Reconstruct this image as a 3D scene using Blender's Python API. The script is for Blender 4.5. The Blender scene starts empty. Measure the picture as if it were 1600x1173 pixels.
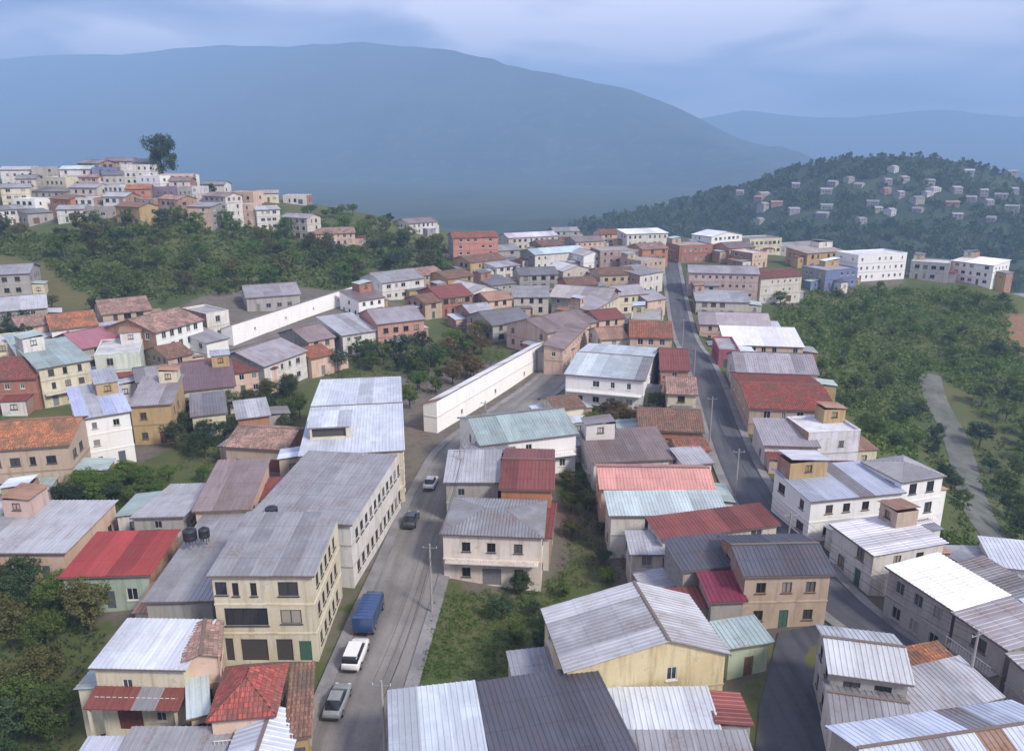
import bpy, math, random
import numpy as np
from mathutils import Matrix, Vector, noise as mnoise
R = math.radians
random.seed(7); rng = np.random.default_rng(7)
sc = bpy.context.scene
C = sc.collection

# ------------------------------------------------------------------ camera, sky, sun, exposure
F, CAMZ, PITCH = 1209.0, 48.0, R(16.4)
cam_d = bpy.data.cameras.new('camera'); cam = bpy.data.objects.new('camera', cam_d); C.objects.link(cam)
cam.location = (0, 0, CAMZ); cam.rotation_euler = (math.pi/2 - PITCH, 0, 0)
cam_d.sensor_width = 36; cam_d.sensor_fit = 'HORIZONTAL'; cam_d.lens = F/1600*36
cam_d.clip_start = 0.5; cam_d.clip_end = 40000
sc.camera = cam
SUN_EL, SUN_AZ = R(42), R(130)          # azimuth clockwise from +Y: behind the camera, to the right
world = bpy.data.worlds.new('World'); sc.world = world; world.use_nodes = True
def build_world():
    nt = world.node_tree; N = nt.nodes; L = nt.links
    for n in list(N): N.remove(n)
    out = N.new('ShaderNodeOutputWorld'); bg = N.new('ShaderNodeBackground')
    sky = N.new('ShaderNodeTexSky'); sky.sky_type = 'NISHITA'; sky.sun_disc = False
    sky.sun_elevation = SUN_EL; sky.sun_rotation = SUN_AZ; sky.air_density = 1.2; sky.dust_density = 1.5
    sc_ = N.new('ShaderNodeVectorMath'); sc_.operation = 'SCALE'; sc_.inputs['Scale'].default_value = 0.09
    L.new(sky.outputs[0], sc_.inputs[0])
    tc = N.new('ShaderNodeTexCoord'); sep = N.new('ShaderNodeSeparateXYZ'); L.new(tc.outputs['Generated'], sep.inputs[0])
    # a cloud deck: directions projected onto a high plane, so the cloud bands flatten towards the horizon
    ad = N.new('ShaderNodeMath'); ad.operation = 'ADD'; ad.inputs[1].default_value = 0.12; L.new(sep.outputs['Z'], ad.inputs[0])
    mx = N.new('ShaderNodeMath'); mx.operation = 'MAXIMUM'; mx.inputs[1].default_value = 0.06; L.new(ad.outputs[0], mx.inputs[0])
    dx = N.new('ShaderNodeMath'); dx.operation = 'DIVIDE'; L.new(sep.outputs['X'], dx.inputs[0]); L.new(mx.outputs[0], dx.inputs[1])
    dy = N.new('ShaderNodeMath'); dy.operation = 'DIVIDE'; L.new(sep.outputs['Y'], dy.inputs[0]); L.new(mx.outputs[0], dy.inputs[1])
    cmb = N.new('ShaderNodeCombineXYZ'); L.new(dx.outputs[0], cmb.inputs[0]); L.new(dy.outputs[0], cmb.inputs[1])
    cmb.inputs[2].default_value = 20.6
    nz = N.new('ShaderNodeTexNoise'); nz.inputs['Scale'].default_value = 0.95; nz.inputs['Detail'].default_value = 3; nz.inputs['Roughness'].default_value = 0.5
    nz.inputs['Distortion'].default_value = 0.35
    L.new(cmb.outputs[0], nz.inputs['Vector'])
    rp = N.new('ShaderNodeValToRGB'); L.new(nz.outputs['Fac'], rp.inputs[0])
    e = rp.color_ramp.elements
    e[0].position = 0.31; e[0].color = (0.25, 0.33, 0.58, 1)
    e[1].position = 0.63; e[1].color = (1.95, 1.74, 1.86, 1)
    m = rp.color_ramp.elements.new(0.46); m.color = (0.80, 0.77, 1.04, 1)
    mix = N.new('ShaderNodeMix'); mix.data_type = 'RGBA'; mix.inputs[0].default_value = 0.88
    L.new(sc_.outputs[0], mix.inputs[6]); L.new(rp.outputs[0], mix.inputs[7])
    L.new(mix.outputs[2], bg.inputs[0]); bg.inputs[1].default_value = 0.49
    L.new(bg.outputs[0], out.inputs[0])
build_world()
sun_d = bpy.data.lights.new('sun', 'SUN'); sun = bpy.data.objects.new('sun', sun_d); C.objects.link(sun)
sun_d.energy = 2.7; sun_d.angle = R(11); sun_d.color = (1.0, 0.92, 0.80)
sun.rotation_euler = Vector((-math.sin(SUN_AZ)*math.cos(SUN_EL), -math.cos(SUN_AZ)*math.cos(SUN_EL), -math.sin(SUN_EL))).to_track_quat('-Z', 'Y').to_euler()
sc.view_settings.view_transform = 'Standard'; sc.view_settings.look = 'None'
sc.view_settings.exposure = 1.12; sc.view_settings.gamma = 1.0; sc.view_settings.use_curve_mapping = False
sc.cycles.use_denoising = True; sc.cycles.max_bounces = 6; sc.cycles.diffuse_bounces = 3
sc.cycles.volume_bounces = 1; sc.cycles.transparent_max_bounces = 6

# ------------------------------------------------------------------ materials
MATS = {}
class NT:
    def __init__(s, name):
        s.m = bpy.data.materials.new(name); s.m.use_nodes = True
        s.t = s.m.node_tree; s.N = s.t.nodes; s.L = s.t.links
        s.b = s.N['Principled BSDF']
    def n(s, kind, **kw):
        o = s.N.new('ShaderNode' + kind)
        for k, v in kw.items():
            setattr(o, k, v)
        return o
    def noise(s, vec, scale, detail=4, rough=0.55, mapscale=None):
        if mapscale:
            mp = s.n('Mapping'); mp.inputs['Scale'].default_value = mapscale; s.L.new(vec, mp.inputs[0]); vec = mp.outputs[0]
        o = s.n('TexNoise'); o.inputs['Scale'].default_value = scale; o.inputs['Detail'].default_value = detail; o.inputs['Roughness'].default_value = rough
        s.L.new(vec, o.inputs['Vector']); return o.outputs['Fac']
    def ramp(s, fac, stops):
        o = s.n('ValToRGB'); s.L.new(fac, o.inputs[0]); el = o.color_ramp.elements
        while len(el) < len(stops): el.new(0.5)
        for i, (p, c) in enumerate(stops):
            el[i].position = p; el[i].color = (c, c, c, 1) if isinstance(c, (int, float)) else (*c, 1)
        return o.outputs[0]
    def mix(s, fac, a, b, mode='MIX'):
        o = s.n('Mix', data_type='RGBA', blend_type=mode)
        for sock, v in ((o.inputs[0], fac), (o.inputs[6], a), (o.inputs[7], b)):
            if isinstance(v, (int, float)): sock.default_value = v
            elif isinstance(v, tuple): sock.default_value = (*v, 1)
            else: s.L.new(v, sock)
        return o.outputs[2]
    def bump(s, fac, strength, dist=0.02):
        o = s.n('Bump'); o.inputs['Strength'].default_value = strength; o.inputs['Distance'].default_value = dist
        s.L.new(fac, o.inputs['Height']); s.L.new(o.outputs[0], s.b.inputs['Normal'])
    def done(s, col, rough=0.8, metal=0.0, spec=0.4):
        s.L.new(col, s.b.inputs['Base Color']) if not isinstance(col, tuple) else setattr(s.b.inputs['Base Color'], 'default_value', (*col, 1))
        if isinstance(rough, float): s.b.inputs['Roughness'].default_value = rough
        else: s.L.new(rough, s.b.inputs['Roughness'])
        s.b.inputs['Metallic'].default_value = metal; s.b.inputs['Specular IOR Level'].default_value = spec
        return s.m
def rnd_vec(t, src):
    """texture vector shifted by the object's own random number, so shared meshes do not repeat"""
    oi = t.n('ObjectInfo'); mul = t.n('VectorMath', operation='SCALE'); cb = t.n('CombineXYZ')
    for i in range(3): t.L.new(oi.outputs['Random'], cb.inputs[i])
    t.L.new(cb.outputs[0], mul.inputs[0]); mul.inputs['Scale'].default_value = 173.0
    ad = t.n('VectorMath', operation='ADD'); t.L.new(src, ad.inputs[0]); t.L.new(mul.outputs[0], ad.inputs[1])
    return ad.outputs[0], oi.outputs['Random']

def wall_mat(col, key=None):
    k = ('wall', col)
    if k in MATS: return MATS[k]
    t = NT('plaster'); tc = t.n('TexCoord'); v, r = rnd_vec(t, tc.outputs['Object'])
    big = t.noise(v, 0.35, 3); streak = t.noise(v, 1.0, 5, 0.65, (1.6, 1.6, 0.16)); fine = t.noise(v, 7, 4)
    dark = tuple(c*k for c, k in zip(col, (0.50, 0.47, 0.43))); warm = (col[0]*0.86, col[1]*0.80, col[2]*0.72)
    dirt = 0.30 if min(col) >= 0.7 else 1.0            # fresh white paint stays cleaner
    c1 = t.mix(t.ramp(big, [(0.40, 0.0), (0.70, 0.85*dirt)]), col, warm)
    c2 = t.mix(t.ramp(streak, [(0.50, 0.0), (0.74, 0.80*dirt)]), c1, dark)
    patch = t.noise(v, 0.9, 6, 0.6); c2 = t.mix(t.ramp(patch, [(0.61, 0.0), (0.645, 0.75*dirt)]), c2, tuple(0.5*c+0.5*k for c, k in zip(col, (0.26, 0.235, 0.21))))
    c3 = t.mix(t.ramp(fine, [(0.3, 0.10), (0.6, 0.0)]), c2, (0.12, 0.11, 0.10))
    t.bump(fine, 0.25, 0.02)
    MATS[k] = t.done(c3, 0.88, 0, 0.25); return MATS[k]
def block_mat(col):
    k = ('block', col)
    if k in MATS: return MATS[k]
    t = NT('raw_block'); uv = t.n('UVMap'); br = t.n('TexBrick'); br.inputs['Scale'].default_value = 1.0; br.inputs['Brick Width'].default_value = 0.42; br.inputs['Row Height'].default_value = 0.22
    br.inputs['Mortar Size'].default_value = 0.018; br.inputs['Color1'].default_value = (*[c*0.8 for c in col], 1); br.inputs['Color2'].default_value = (*[c*1.2 for c in col], 1); br.inputs['Mortar'].default_value = (0.27, 0.255, 0.24, 1)
    t.L.new(uv.outputs[0], br.inputs['Vector']); tc = t.n('TexCoord'); v, r = rnd_vec(t, tc.outputs['Object'])
    bl = t.noise(v, 0.5, 5, 0.65); st = t.noise(v, 1.0, 5, 0.6, (1.5, 1.5, 0.2))
    c = t.mix(t.ramp(bl, [(0.5, 0.0), (0.62, 0.8)]), br.outputs['Color'], (0.30, 0.28, 0.26)); c = t.mix(t.ramp(st, [(0.5, 0.0), (0.72, 0.6)]), c, tuple(x*0.45 for x in col))
    t.bump(br.outputs['Fac'], 0.3, 0.02); MATS[k] = t.done(c, 0.92, 0, 0.2); return MATS[k]
def metal_roof(col, rust=0.3):
    k = ('roof', col, rust)
    if k in MATS: return MATS[k]
    t = NT('zinc_sheet'); uv = t.n('UVMap'); v, r = rnd_vec(t, uv.outputs[0])
    st = t.noise(v, 1.0, 5, 0.6, (2.2, 0.22, 1)); bl = t.noise(v, 0.33, 4, 0.6); fi = t.noise(v, 3.5, 5, 0.65)
    tone = t.ramp(r, [(0.0, 0.62), (0.25, 0.92), (0.75, 1.0), (1.0, 1.2)])
    c0 = t.mix(1.0, col, tone, 'MULTIPLY')
    c1 = t.mix(t.ramp(st, [(0.42, 0.0), (0.70, 0.55)]), c0, tuple(c*0.62 for c in col))
    c1 = t.mix(t.ramp(bl, [(0.30, 0.45), (0.48, 0.0)]), c1, tuple(min(0.8, c*1.28) for c in col))
    rm = t.n('Math', operation='MULTIPLY'); t.L.new(t.ramp(bl, [(0.50, 0.0), (0.66, 1.0)]), rm.inputs[0]); t.L.new(t.ramp(fi, [(0.40, 0.0), (0.60, 1.0)]), rm.inputs[1])
    rm2 = t.n('Math', operation='MULTIPLY'); t.L.new(rm.outputs[0], rm2.inputs[0]); rm2.inputs[1].default_value = rust
    c2 = t.mix(rm2.outputs[0], c1, (0.17, 0.085, 0.055))
    t.bump(fi, 0.12, 0.01)
    MATS[k] = t.done(c2, 0.52, 0.15, 0.4); return MATS[k]
def tile_roof(col):
    k = ('tile', col)
    if k in MATS: return MATS[k]
    t = NT('clay_tile'); uv = t.n('UVMap'); v, r = rnd_vec(t, uv.outputs[0])
    br = t.n('TexBrick'); br.inputs['Scale'].default_value = 1.0; br.inputs['Brick Width'].default_value = 0.32; br.inputs['Row Height'].default_value = 0.42
    br.inputs['Mortar Size'].default_value = 0.02; br.inputs['Bias'].default_value = 0.0
    br.inputs['Color1'].default_value = (*[c*0.72 for c in col], 1); br.inputs['Color2'].default_value = (*[min(0.6, c*1.3) for c in col], 1); br.inputs['Mortar'].default_value = (*[c*0.4 for c in col], 1)
    t.L.new(v, br.inputs['Vector'])
    bl = t.noise(v, 0.4, 5, 0.65); fi = t.noise(v, 2.5, 5, 0.7)
    c1 = t.mix(t.ramp(bl, [(0.42, 0.0), (0.66, 0.75)]), br.outputs['Color'], (0.095, 0.085, 0.07))
    c2 = t.mix(t.ramp(fi, [(0.60, 0.0), (0.75, 0.6)]), c1, (0.22, 0.19, 0.15))
    t.bump(br.outputs['Fac'], 0.35, 0.03)
    MATS[k] = t.done(c2, 0.9, 0, 0.2); return MATS[k]
def slab_mat(col):
    k = ('slab', col)
    if k in MATS: return MATS[k]
    t = NT('concrete_slab'); tc = t.n('TexCoord'); v, r = rnd_vec(t, tc.outputs['Object'])
    bl = t.noise(v, 0.3, 5, 0.62); fi = t.noise(v, 4.0, 5)
    c1 = t.mix(t.ramp(bl, [(0.36, 0.0), (0.64, 0.8)]), col, tuple(c*0.55 for c in col))
    c2 = t.mix(t.ramp(fi, [(0.35, 0.35), (0.55, 0.0)]), c1, tuple(c*0.45 for c in col))
    t.bump(fi, 0.3, 0.02)
    MATS[k] = t.done(c2, 0.9, 0, 0.25); return MATS[k]
def paint(name, col, rough=0.5, metal=0.0, spec=0.5, coat=0.0):
    k = ('paint', name)
    if k in MATS: return MATS[k]
    t = NT(name); tc = t.n('TexCoord'); v, r = rnd_vec(t, tc.outputs['Object'])
    fi = t.noise(v, 3.0, 4)
    c = t.mix(t.ramp(fi, [(0.40, 0.0), (0.75, 0.35)]), col, tuple(x*0.6 for x in col))
    MATS[k] = t.done(c, rough, metal, spec); t.b.inputs['Coat Weight'].default_value = coat; return MATS[k]
def leaf_mat(name, dark, light, dry=0.0):
    k = ('leaf', name)
    if k in MATS: return MATS[k]
    t = NT(name); at = t.n('Attribute', attribute_name='shade'); oi = t.n('ObjectInfo')
    tc = t.n('TexCoord'); geo = t.n('NewGeometry')
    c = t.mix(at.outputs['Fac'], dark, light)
    big = t.noise(geo.outputs['Position'], 0.06, 3)
    c = t.mix(t.ramp(big, [(0.38, 0.0), (0.66, 0.55)]), c, tuple(a*0.5+b*0.5 for a, b in zip(light, (0.105, 0.10, 0.035))))
    c = t.mix(t.ramp(oi.outputs['Random'], [(0.0, 0.55), (0.5, 0.0), (1.0, 0.0)]), c, tuple(x*0.75 for x in dark))
    c = t.mix(t.ramp(oi.outputs['Random'], [(0.6, 0.0), (1.0, 0.5)]), c, tuple(min(0.2, x*1.25) for x in light))
    m = t.done(c, 0.6, 0, 0.3)
    tr = t.n('BsdfTranslucent'); t.L.new(c, tr.inputs[0]); ms = t.n('MixShader'); ms.inputs[0].default_value = 0.34
    t.L.new(t.b.outputs[0], ms.inputs[1]); t.L.new(tr.outputs[0], ms.inputs[2])
    t.L.new(ms.outputs[0], t.N['Material Output'].inputs[0])
    MATS[k] = m; return m
GLASS = None
def glass():
    global GLASS
    if GLASS: return GLASS
    t = NT('window_glass'); oi = t.n('ObjectInfo')
    c = t.ramp(oi.outputs['Random'], [(0.0, (0.012, 0.014, 0.018)), (0.5, (0.03, 0.034, 0.042)), (0.75, (0.09, 0.09, 0.095)), (1.0, (0.34, 0.31, 0.27))])
    GLASS = t.done(c, 0.12, 0, 0.5); return GLASS

# ------------------------------------------------------------------ mesh helpers
def mesh_of(name, verts, faces, mat=None, uvs=None, smooth=False):
    me = bpy.data.meshes.new(name); me.from_pydata(verts, [], faces)
    if uvs is not None:
        ul = me.uv_layers.new(name='UVMap'); flat = [c for f in faces for i in f for c in uvs[i]]
        ul.data.foreach_set('uv', flat)
    for m in (mat if isinstance(mat, (list, tuple)) else [mat]):
        if m: me.materials.append(m)
    if smooth: me.polygons.foreach_set('use_smooth', [True]*len(me.polygons))
    me.update(); return me
def obj(name, me, parent=None, M=None):
    o = bpy.data.objects.new(name, me); C.objects.link(o)
    if parent: o.parent = parent
    if M is not None: o.matrix_basis = M
    return o
def tag(o, label, cat=None, group=None, kind=None):
    if label: o['label'] = label
    if cat: o['category'] = cat
    if group: o['group'] = group
    if kind: o['kind'] = kind
    return o
class MB:
    """collects boxes, quads and prisms into one mesh"""
    def __init__(s): s.v = []; s.f = []; s.uv = []; s.mi = []; s.cur = 0
    def quad(s, *ps, uv=None):
        i = len(s.v); s.v += [tuple(p) for p in ps]; s.f.append(tuple(range(i, i+len(ps))))
        s.uv += uv if uv else [(p[0]+p[1], p[2]) for p in ps]
    def box(s, x0, x1, y0, y1, z0, z1):
        i = len(s.v)
        s.v += [(x0,y0,z0),(x1,y0,z0),(x1,y1,z0),(x0,y1,z0),(x0,y0,z1),(x1,y0,z1),(x1,y1,z1),(x0,y1,z1)]
        s.uv += [(x0,y0),(x1,y0),(x1,y1),(x0,y1)]*2
        s.f += [tuple(i+k for k in q) for q in ((3,2,1,0),(4,5,6,7),(0,1,5,4),(1,2,6,5),(2,3,7,6),(3,0,4,7))]
    def bar(s, a, b, r, n=6, r2=None):
        a = Vector(a); b = Vector(b); d = (b-a); q = d.to_track_quat('Z', 'Y'); i = len(s.v); r2 = r if r2 is None else r2
        for k in range(n):
            ang = 2*math.pi*k/n; off = Vector((math.cos(ang), math.sin(ang), 0))
            s.v += [tuple(a + q @ (off*r)), tuple(b + q @ (off*r2))]; s.uv += [(k, 0), (k, d.length)]
        for k in range(n):
            j = (k+1) % n; s.f.append((i+2*k, i+2*j, i+2*j+1, i+2*k+1))
        s.f.append(tuple(i+2*k for k in range(n))[::-1]); s.f.append(tuple(i+2*k+1 for k in range(n)))
    def prism(s, poly, y0, y1):
        """polygon in xz extruded along y"""
        i = len(s.v); n = len(poly)
        s.v += [(x, y0, z) for x, z in poly] + [(x, y1, z) for x, z in poly]; s.uv += [(x, z) for x, z in poly]*2
        s.f.append(tuple(range(i, i+n))); s.f.append(tuple(range(i+2*n-1, i+n-1, -1)))
        for k in range(n):
            j = (k+1) % n; s.f.append((i+j, i+k, i+n+k, i+n+j))
    def mesh(s, name, mat, smooth=False):
        me = mesh_of(name, s.v, s.f, mat, s.uv, smooth)
        if s.mi: me.polygons.foreach_set('material_index', s.mi)
        return me
    def build(s, name, mat, parent=None, M=None): return obj(name, s.mesh(name, mat), parent, M)
def fast_mesh(name, V, Q, mat, shade=None):
    """numpy quads -> mesh; shade = one value per vertex"""
    me = bpy.data.meshes.new(name); nv = len(V); nq = len(Q)
    me.vertices.add(nv); me.vertices.foreach_set('co', np.ascontiguousarray(V, dtype=np.float32).ravel())
    me.loops.add(nq*4); me.loops.foreach_set('vertex_index', np.ascontiguousarray(Q, dtype=np.int32).ravel())
    me.polygons.add(nq); me.polygons.foreach_set('loop_start', np.arange(nq, dtype=np.int32)*4)
    try: me.polygons.foreach_set('loop_total', np.full(nq, 4, dtype=np.int32))
    except Exception: pass
    if shade is not None:
        a = me.attributes.new('shade', 'FLOAT', 'POINT'); a.data.foreach_set('value', np.ascontiguousarray(shade, dtype=np.float32))
    me.update(calc_edges=True); me.validate()
    if mat: me.materials.append(mat)
    return me

# ------------------------------------------------------------------ the lie of the land
def ray(px, py):
    u = (px-800)/F; v = -(py-586.5)/F; cp, sp = math.cos(PITCH), math.sin(PITCH)
    return np.array([u, cp+v*sp, -sp+v*cp])
def on_plane(px, py, z):
    d = ray(px, py); t = (z-CAMZ)/d[2]; return np.array([0, 0, CAMZ]) + d*t
def at_dist(px, py, dist):
    d = ray(px, py); t = dist/d[1]; return np.array([0, 0, CAMZ]) + d*t
def project(p):
    cp, sp = math.cos(PITCH), math.sin(PITCH); x, y, z = p[0], p[1], p[2]-CAMZ
    dep = y*cp - z*sp; up = y*sp + z*cp
    return 800+F*x/dep, 586.5-F*up/dep
CP = []
for px, py, z in [(565,1100,0),(690,760,0),(610,950,0),(1160,740,0),(1100,560,0),(1050,430,0),(1250,840,0),(1480,1050,0),(900,1120,0),(800,800,-0.5),(800,960,-1.5),(930,830,-1.5),
                  (900,600,0),(850,500,0),(700,590,-1),(800,385,0),(950,372,0),(1100,376,0),(700,400,4),(50,830,0),(100,1010,-3),(30,1120,-5),(300,900,0),(300,1120,-1),
                  (300,700,0),(450,650,-1),(300,520,4),(50,560,4),(50,480,7),(200,470,7),(400,480,5),(560,500,2),(600,440,3),(1400,432,-1),(1330,425,0),(1550,452,-4),(1250,436,0),
                  (1230,500,-7),(1300,600,-15),(1400,660,-22),(1500,750,-25),(1560,610,-20),(1590,520,-12),(1590,900,-16),(1400,850,-1.5),(1480,870,-4),(1350,740,-5),(1270,640,-3),(1590,1050,-3),(1300,500,-9),(1450,500,-9)]:
    CP.append(on_plane(px, py, z))
for px, py, d in [(20,357,288),(250,353,288),(60,322,312),(250,320,312),(120,290,336),(250,287,340),(370,326,335),(480,334,345),(560,335,360),(650,352,385),(-150,280,330),(-300,290,300),(-250,420,210)]:
    CP.append(at_dist(px, py, d))
CP += [np.array(p, float) for p in [(-400,100,22),(-400,500,10),(-250,620,-40),(-60,640,-60),(60,600,-55),(200,600,-60),(250,440,-45),(400,420,-55),(500,650,-75),(-100,520,-10),(20,520,-20),(130,440,-15),
                                    (-200,450,22),(550,250,-45),(500,60,-45),(250,150,-30),(200,250,-18),(250,60,-35),(120,40,-12),(0,-60,-2),(-300,-60,14),(300,-60,-30),(-120,60,0),(-150,110,4),(70,40,-2),(-60,20,-2),(30,10,-1)]]
CP = np.array(CP)
def _phi(r2): return np.sqrt(r2 + 12.0**2)
_A = _phi(((CP[:, None, :2]-CP[None, :, :2])**2).sum(-1)); _P = np.c_[np.ones(len(CP)), CP[:, :2]/100]
_K = np.block([[_A + np.eye(len(CP))*0.6, _P], [_P.T, np.zeros((3, 3))]])
_W = np.linalg.solve(_K, np.r_[CP[:, 2], 0, 0, 0])
def zg(x, y):
    x = np.atleast_1d(np.asarray(x, float)); y = np.atleast_1d(np.asarray(y, float)); out = np.empty(len(x))
    for i in range(0, len(x), 20000):
        xx, yy = x[i:i+20000], y[i:i+20000]
        r2 = (xx[:, None]-CP[None, :, 0])**2 + (yy[:, None]-CP[None, :, 1])**2
        out[i:i+20000] = _phi(r2) @ _W[:-3] + _W[-3] + _W[-2]*xx/100 + _W[-1]*yy/100
    return out
def z1(x, y): return float(zg([x], [y])[0])
def at(px, py):
    d = ray(px, py); s = np.arange(30, 700, 0.7)/d[1]
    X = d[0]*s; Y = d[1]*s; Z = CAMZ+d[2]*s
    hit = np.nonzero(Z <= zg(X, Y))[0]
    i = hit[0] if len(hit) else len(s)-1
    return np.array([X[i], Y[i], zg([X[i]], [Y[i]])[0]])
# ------------------------------------------------------------------ streets and ground
def smooth_path(pts, step=3.0):
    pts = [np.array(p, float) for p in pts]; P = [2*pts[0]-pts[1]] + pts + [2*pts[-1]-pts[-2]]; out = []
    for i in range(1, len(P)-2):
        a, b, c, d = P[i-1:i+3]; n = max(2, int(np.linalg.norm(c-b)/step))
        for k in range(n):
            t = k/n; out.append(0.5*((2*b)+(-a+c)*t+(2*a-5*b+4*c-d)*t*t+(-a+3*b-3*c+d)*t**3))
    out.append(pts[-1]); return np.array(out)
def ribbon(path, offs, lift):
    """cross-section offsets (side, height) swept along the path on the terrain"""
    T = np.gradient(path, axis=0); T /= np.linalg.norm(T, axis=1)[:, None]; Nn = np.c_[T[:, 1], -T[:, 0]]
    v = []; f = []; uv = []; m = len(offs); acc = 0
    for i, p in enumerate(path):
        if i: acc += np.linalg.norm(path[i]-path[i-1])
        for s, hh in offs:
            q = p+Nn[i]*s; v.append((q[0], q[1], z1(*q)+lift+hh)); uv.append((s, acc))
    for i in range(len(path)-1):
        for k in range(m-1):
            a = i*m+k; f.append((a, a+1, a+m+1, a+m))
    return v, f, uv
def asphalt(col, name):
    t = NT(name); geo = t.n('NewGeometry'); p = geo.outputs['Position']; uv = t.n('UVMap')
    big = t.noise(p, 0.12, 5, 0.6); fi = t.noise(p, 2.2, 6, 0.7); tr = t.noise(uv.outputs[0], 1.0, 3, 0.5, (0.9, 0.05, 1))
    c = t.mix(t.ramp(big, [(0.36, 0.0), (0.64, 0.9)]), col, tuple(x*1.55 for x in col))
    c = t.mix(t.ramp(tr, [(0.45, 0.0), (0.66, 0.55)]), c, tuple(x*0.62 for x in col))
    c = t.mix(t.ramp(fi, [(0.54, 0.0), (0.72, 0.5)]), c, tuple(x*0.55 for x in col))
    t.bump(fi, 0.3, 0.02); return t.done(c, 0.85, 0, 0.3)
PATH_A = smooth_path([(-16.5,18),(-15,35),(-13.5,58),(-12,80),(-10.4,105),(-8,122),(0.5,142),(11,166),(22,204),(36,248),(44,292),(47,330)])
PATH_B = smooth_path([(78,400),(70,345),(63,302),(50,220),(41.7,161),(35.8,116),(34.4,92),(34.9,80),(36.3,71),(39,63),(45,50),(53,36),(60,22)])
PATH_L = smooth_path([(-78,160),(-70,175),(-58,194),(-45,226),(-37,250),(-20,280)])
def street(name, path, hw, label, col):
    v, f, uv = ribbon(path, [(-hw, 0), (-hw/2, 0.03), (0, 0.05), (hw/2, 0.03), (hw, 0)], 0.10)
    tag(obj(name, mesh_of(name, v, f, asphalt(col, 'street_asphalt'), uv)), label, kind='structure')
    for s in (-1, 1):
        offs = [(s*(hw-0.02), -0.3), (s*(hw-0.02), 0.14), (s*(hw+0.16), 0.14), (s*(hw+1.25), 0.15), (s*(hw+1.27), -0.5)]
        v, f, uv = ribbon(path, offs, 0.10)
        tag(obj('pavement', mesh_of('pavement', v, f, slab_mat((0.25, 0.245, 0.25)), uv)), 'pale concrete pavement with a kerb beside ' + label, kind='structure')
street('street', PATH_A, 3.3, 'grey street running up the middle left between the long building and the grass lot', (0.150, 0.143, 0.138))
street('street', PATH_B, 2.75, 'dark straight street climbing through the right of the town', (0.068, 0.072, 0.085))
v, f, uv = ribbon(PATH_L, [(-2.5, 0), (0, 0.04), (2.5, 0)], 0.1)
tag(obj('lane', mesh_of('lane', v, f, asphalt((0.11, 0.10, 0.10), 'lane_asphalt'), uv)), 'lane below the long white wall on the left', kind='structure')
# dark yard between the pale roofs at the bottom right
yard = [on_plane(*p, 0) for p in [(1215,1000),(1290,985),(1300,1100),(1310,1260),(1170,1260),(1185,1120)]]
vv = [(p[0], p[1], z1(p[0], p[1])+0.14) for p in yard]
cx = np.mean([p[:2] for p in yard], axis=0); vv.append((cx[0], cx[1], z1(*cx)+0.14))
tag(obj('yard', mesh_of('yard', vv, [(i, (i+1) % 6, 6) for i in range(6)][::-1], asphalt((0.05, 0.052, 0.062), 'yard_asphalt'), [(a[0], a[1]) for a in vv])), 'dark asphalt yard between pale roofs', kind='structure')
TRK = [at(px, py)[:2] for px, py in [(1452,585),(1462,625),(1490,680),(1508,740),(1528,800),(1560,850),(1610,905)]]
PATH_T = smooth_path(TRK)
v, f, uv = ribbon(PATH_T, [(-3.2, -0.1), (-1.4, 0.05), (0, 0.10), (1.4, 0.05), (3.2, -0.1)], 0.22)
def track_mat():
    t = NT('track_gravel'); p = t.n('NewGeometry').outputs['Position']; a = t.noise(p, 0.25, 5, 0.65); b = t.noise(p, 3, 5, 0.7)
    c = t.mix(t.ramp(a, [(0.35, 0.0), (0.65, 1.0)]), (0.15, 0.155, 0.15), (0.085, 0.095, 0.075)); c = t.mix(t.ramp(b, [(0.5, 0.0), (0.7, 0.5)]), c, (0.06, 0.07, 0.04))
    t.bump(b, 0.4, 0.04); return t.done(c, 0.95, 0, 0.2)
tag(obj('track', mesh_of('track', v, f, track_mat(), uv)), 'grey gravel track running down the green slope', kind='structure')

# ------------------------------------------------------------------ houses
HOUSES = []                      # footprints (x, y, radius) for the ground cover
FOOT = []
HDATA = []
_sheet = {}
def sheet_mesh(wd, ln, kind, mat):
    k = (round(wd, 2), round(ln, 2), kind, mat.name)
    if k in _sheet: return _sheet[k]
    m = MB()
    if kind == 'tile':
        pitch = 0.34; n = max(2, int(wd/pitch)); prof = []
        for i in range(n):
            for fr, hh in ((0, 0.0), (0.2, 0.055), (0.5, 0.085), (0.8, 0.055)): prof.append(((i+fr)*wd/n, hh))
        prof.append((wd, 0.0))
    else:
        pitch = 0.42; n = max(2, int(wd/pitch)); prof = []
        for i in range(n):
            for fr, hh in ((0, 0.0), (0.62, 0.0), (0.72, 0.05), (0.90, 0.05)): prof.append(((i+fr)*wd/n, hh))
        prof.append((wd+0.05, 0.0))
    rows = 1 if ln < 4 else int(ln/3.2)+1                       # sheets lap over each other up the slope
    for r in range(rows):
        a = ln*r/rows; b = ln*(r+1)/rows + (0.12 if r < rows-1 else 0); up = 0.025
        for (x0, h0), (x1, h1) in zip(prof[:-1], prof[1:]):
            m.quad((x0, a, h0+up), (x1, a, h1+up), (x1, b, h1), (x0, b, h0), uv=[(x0, a), (x1, a), (x1, b), (x0, b)])
            m.quad((x0, a, -0.02), (x1, a, -0.02), (x1, a, h1+up), (x0, a, h0+up))
    m.quad((0, 0, -0.03), (0, ln, -0.03), (wd, ln, -0.03), (wd, 0, -0.03))
    me = m.mesh('roof_sheet', mat); _sheet[k] = me; return me
ALT = {}
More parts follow.
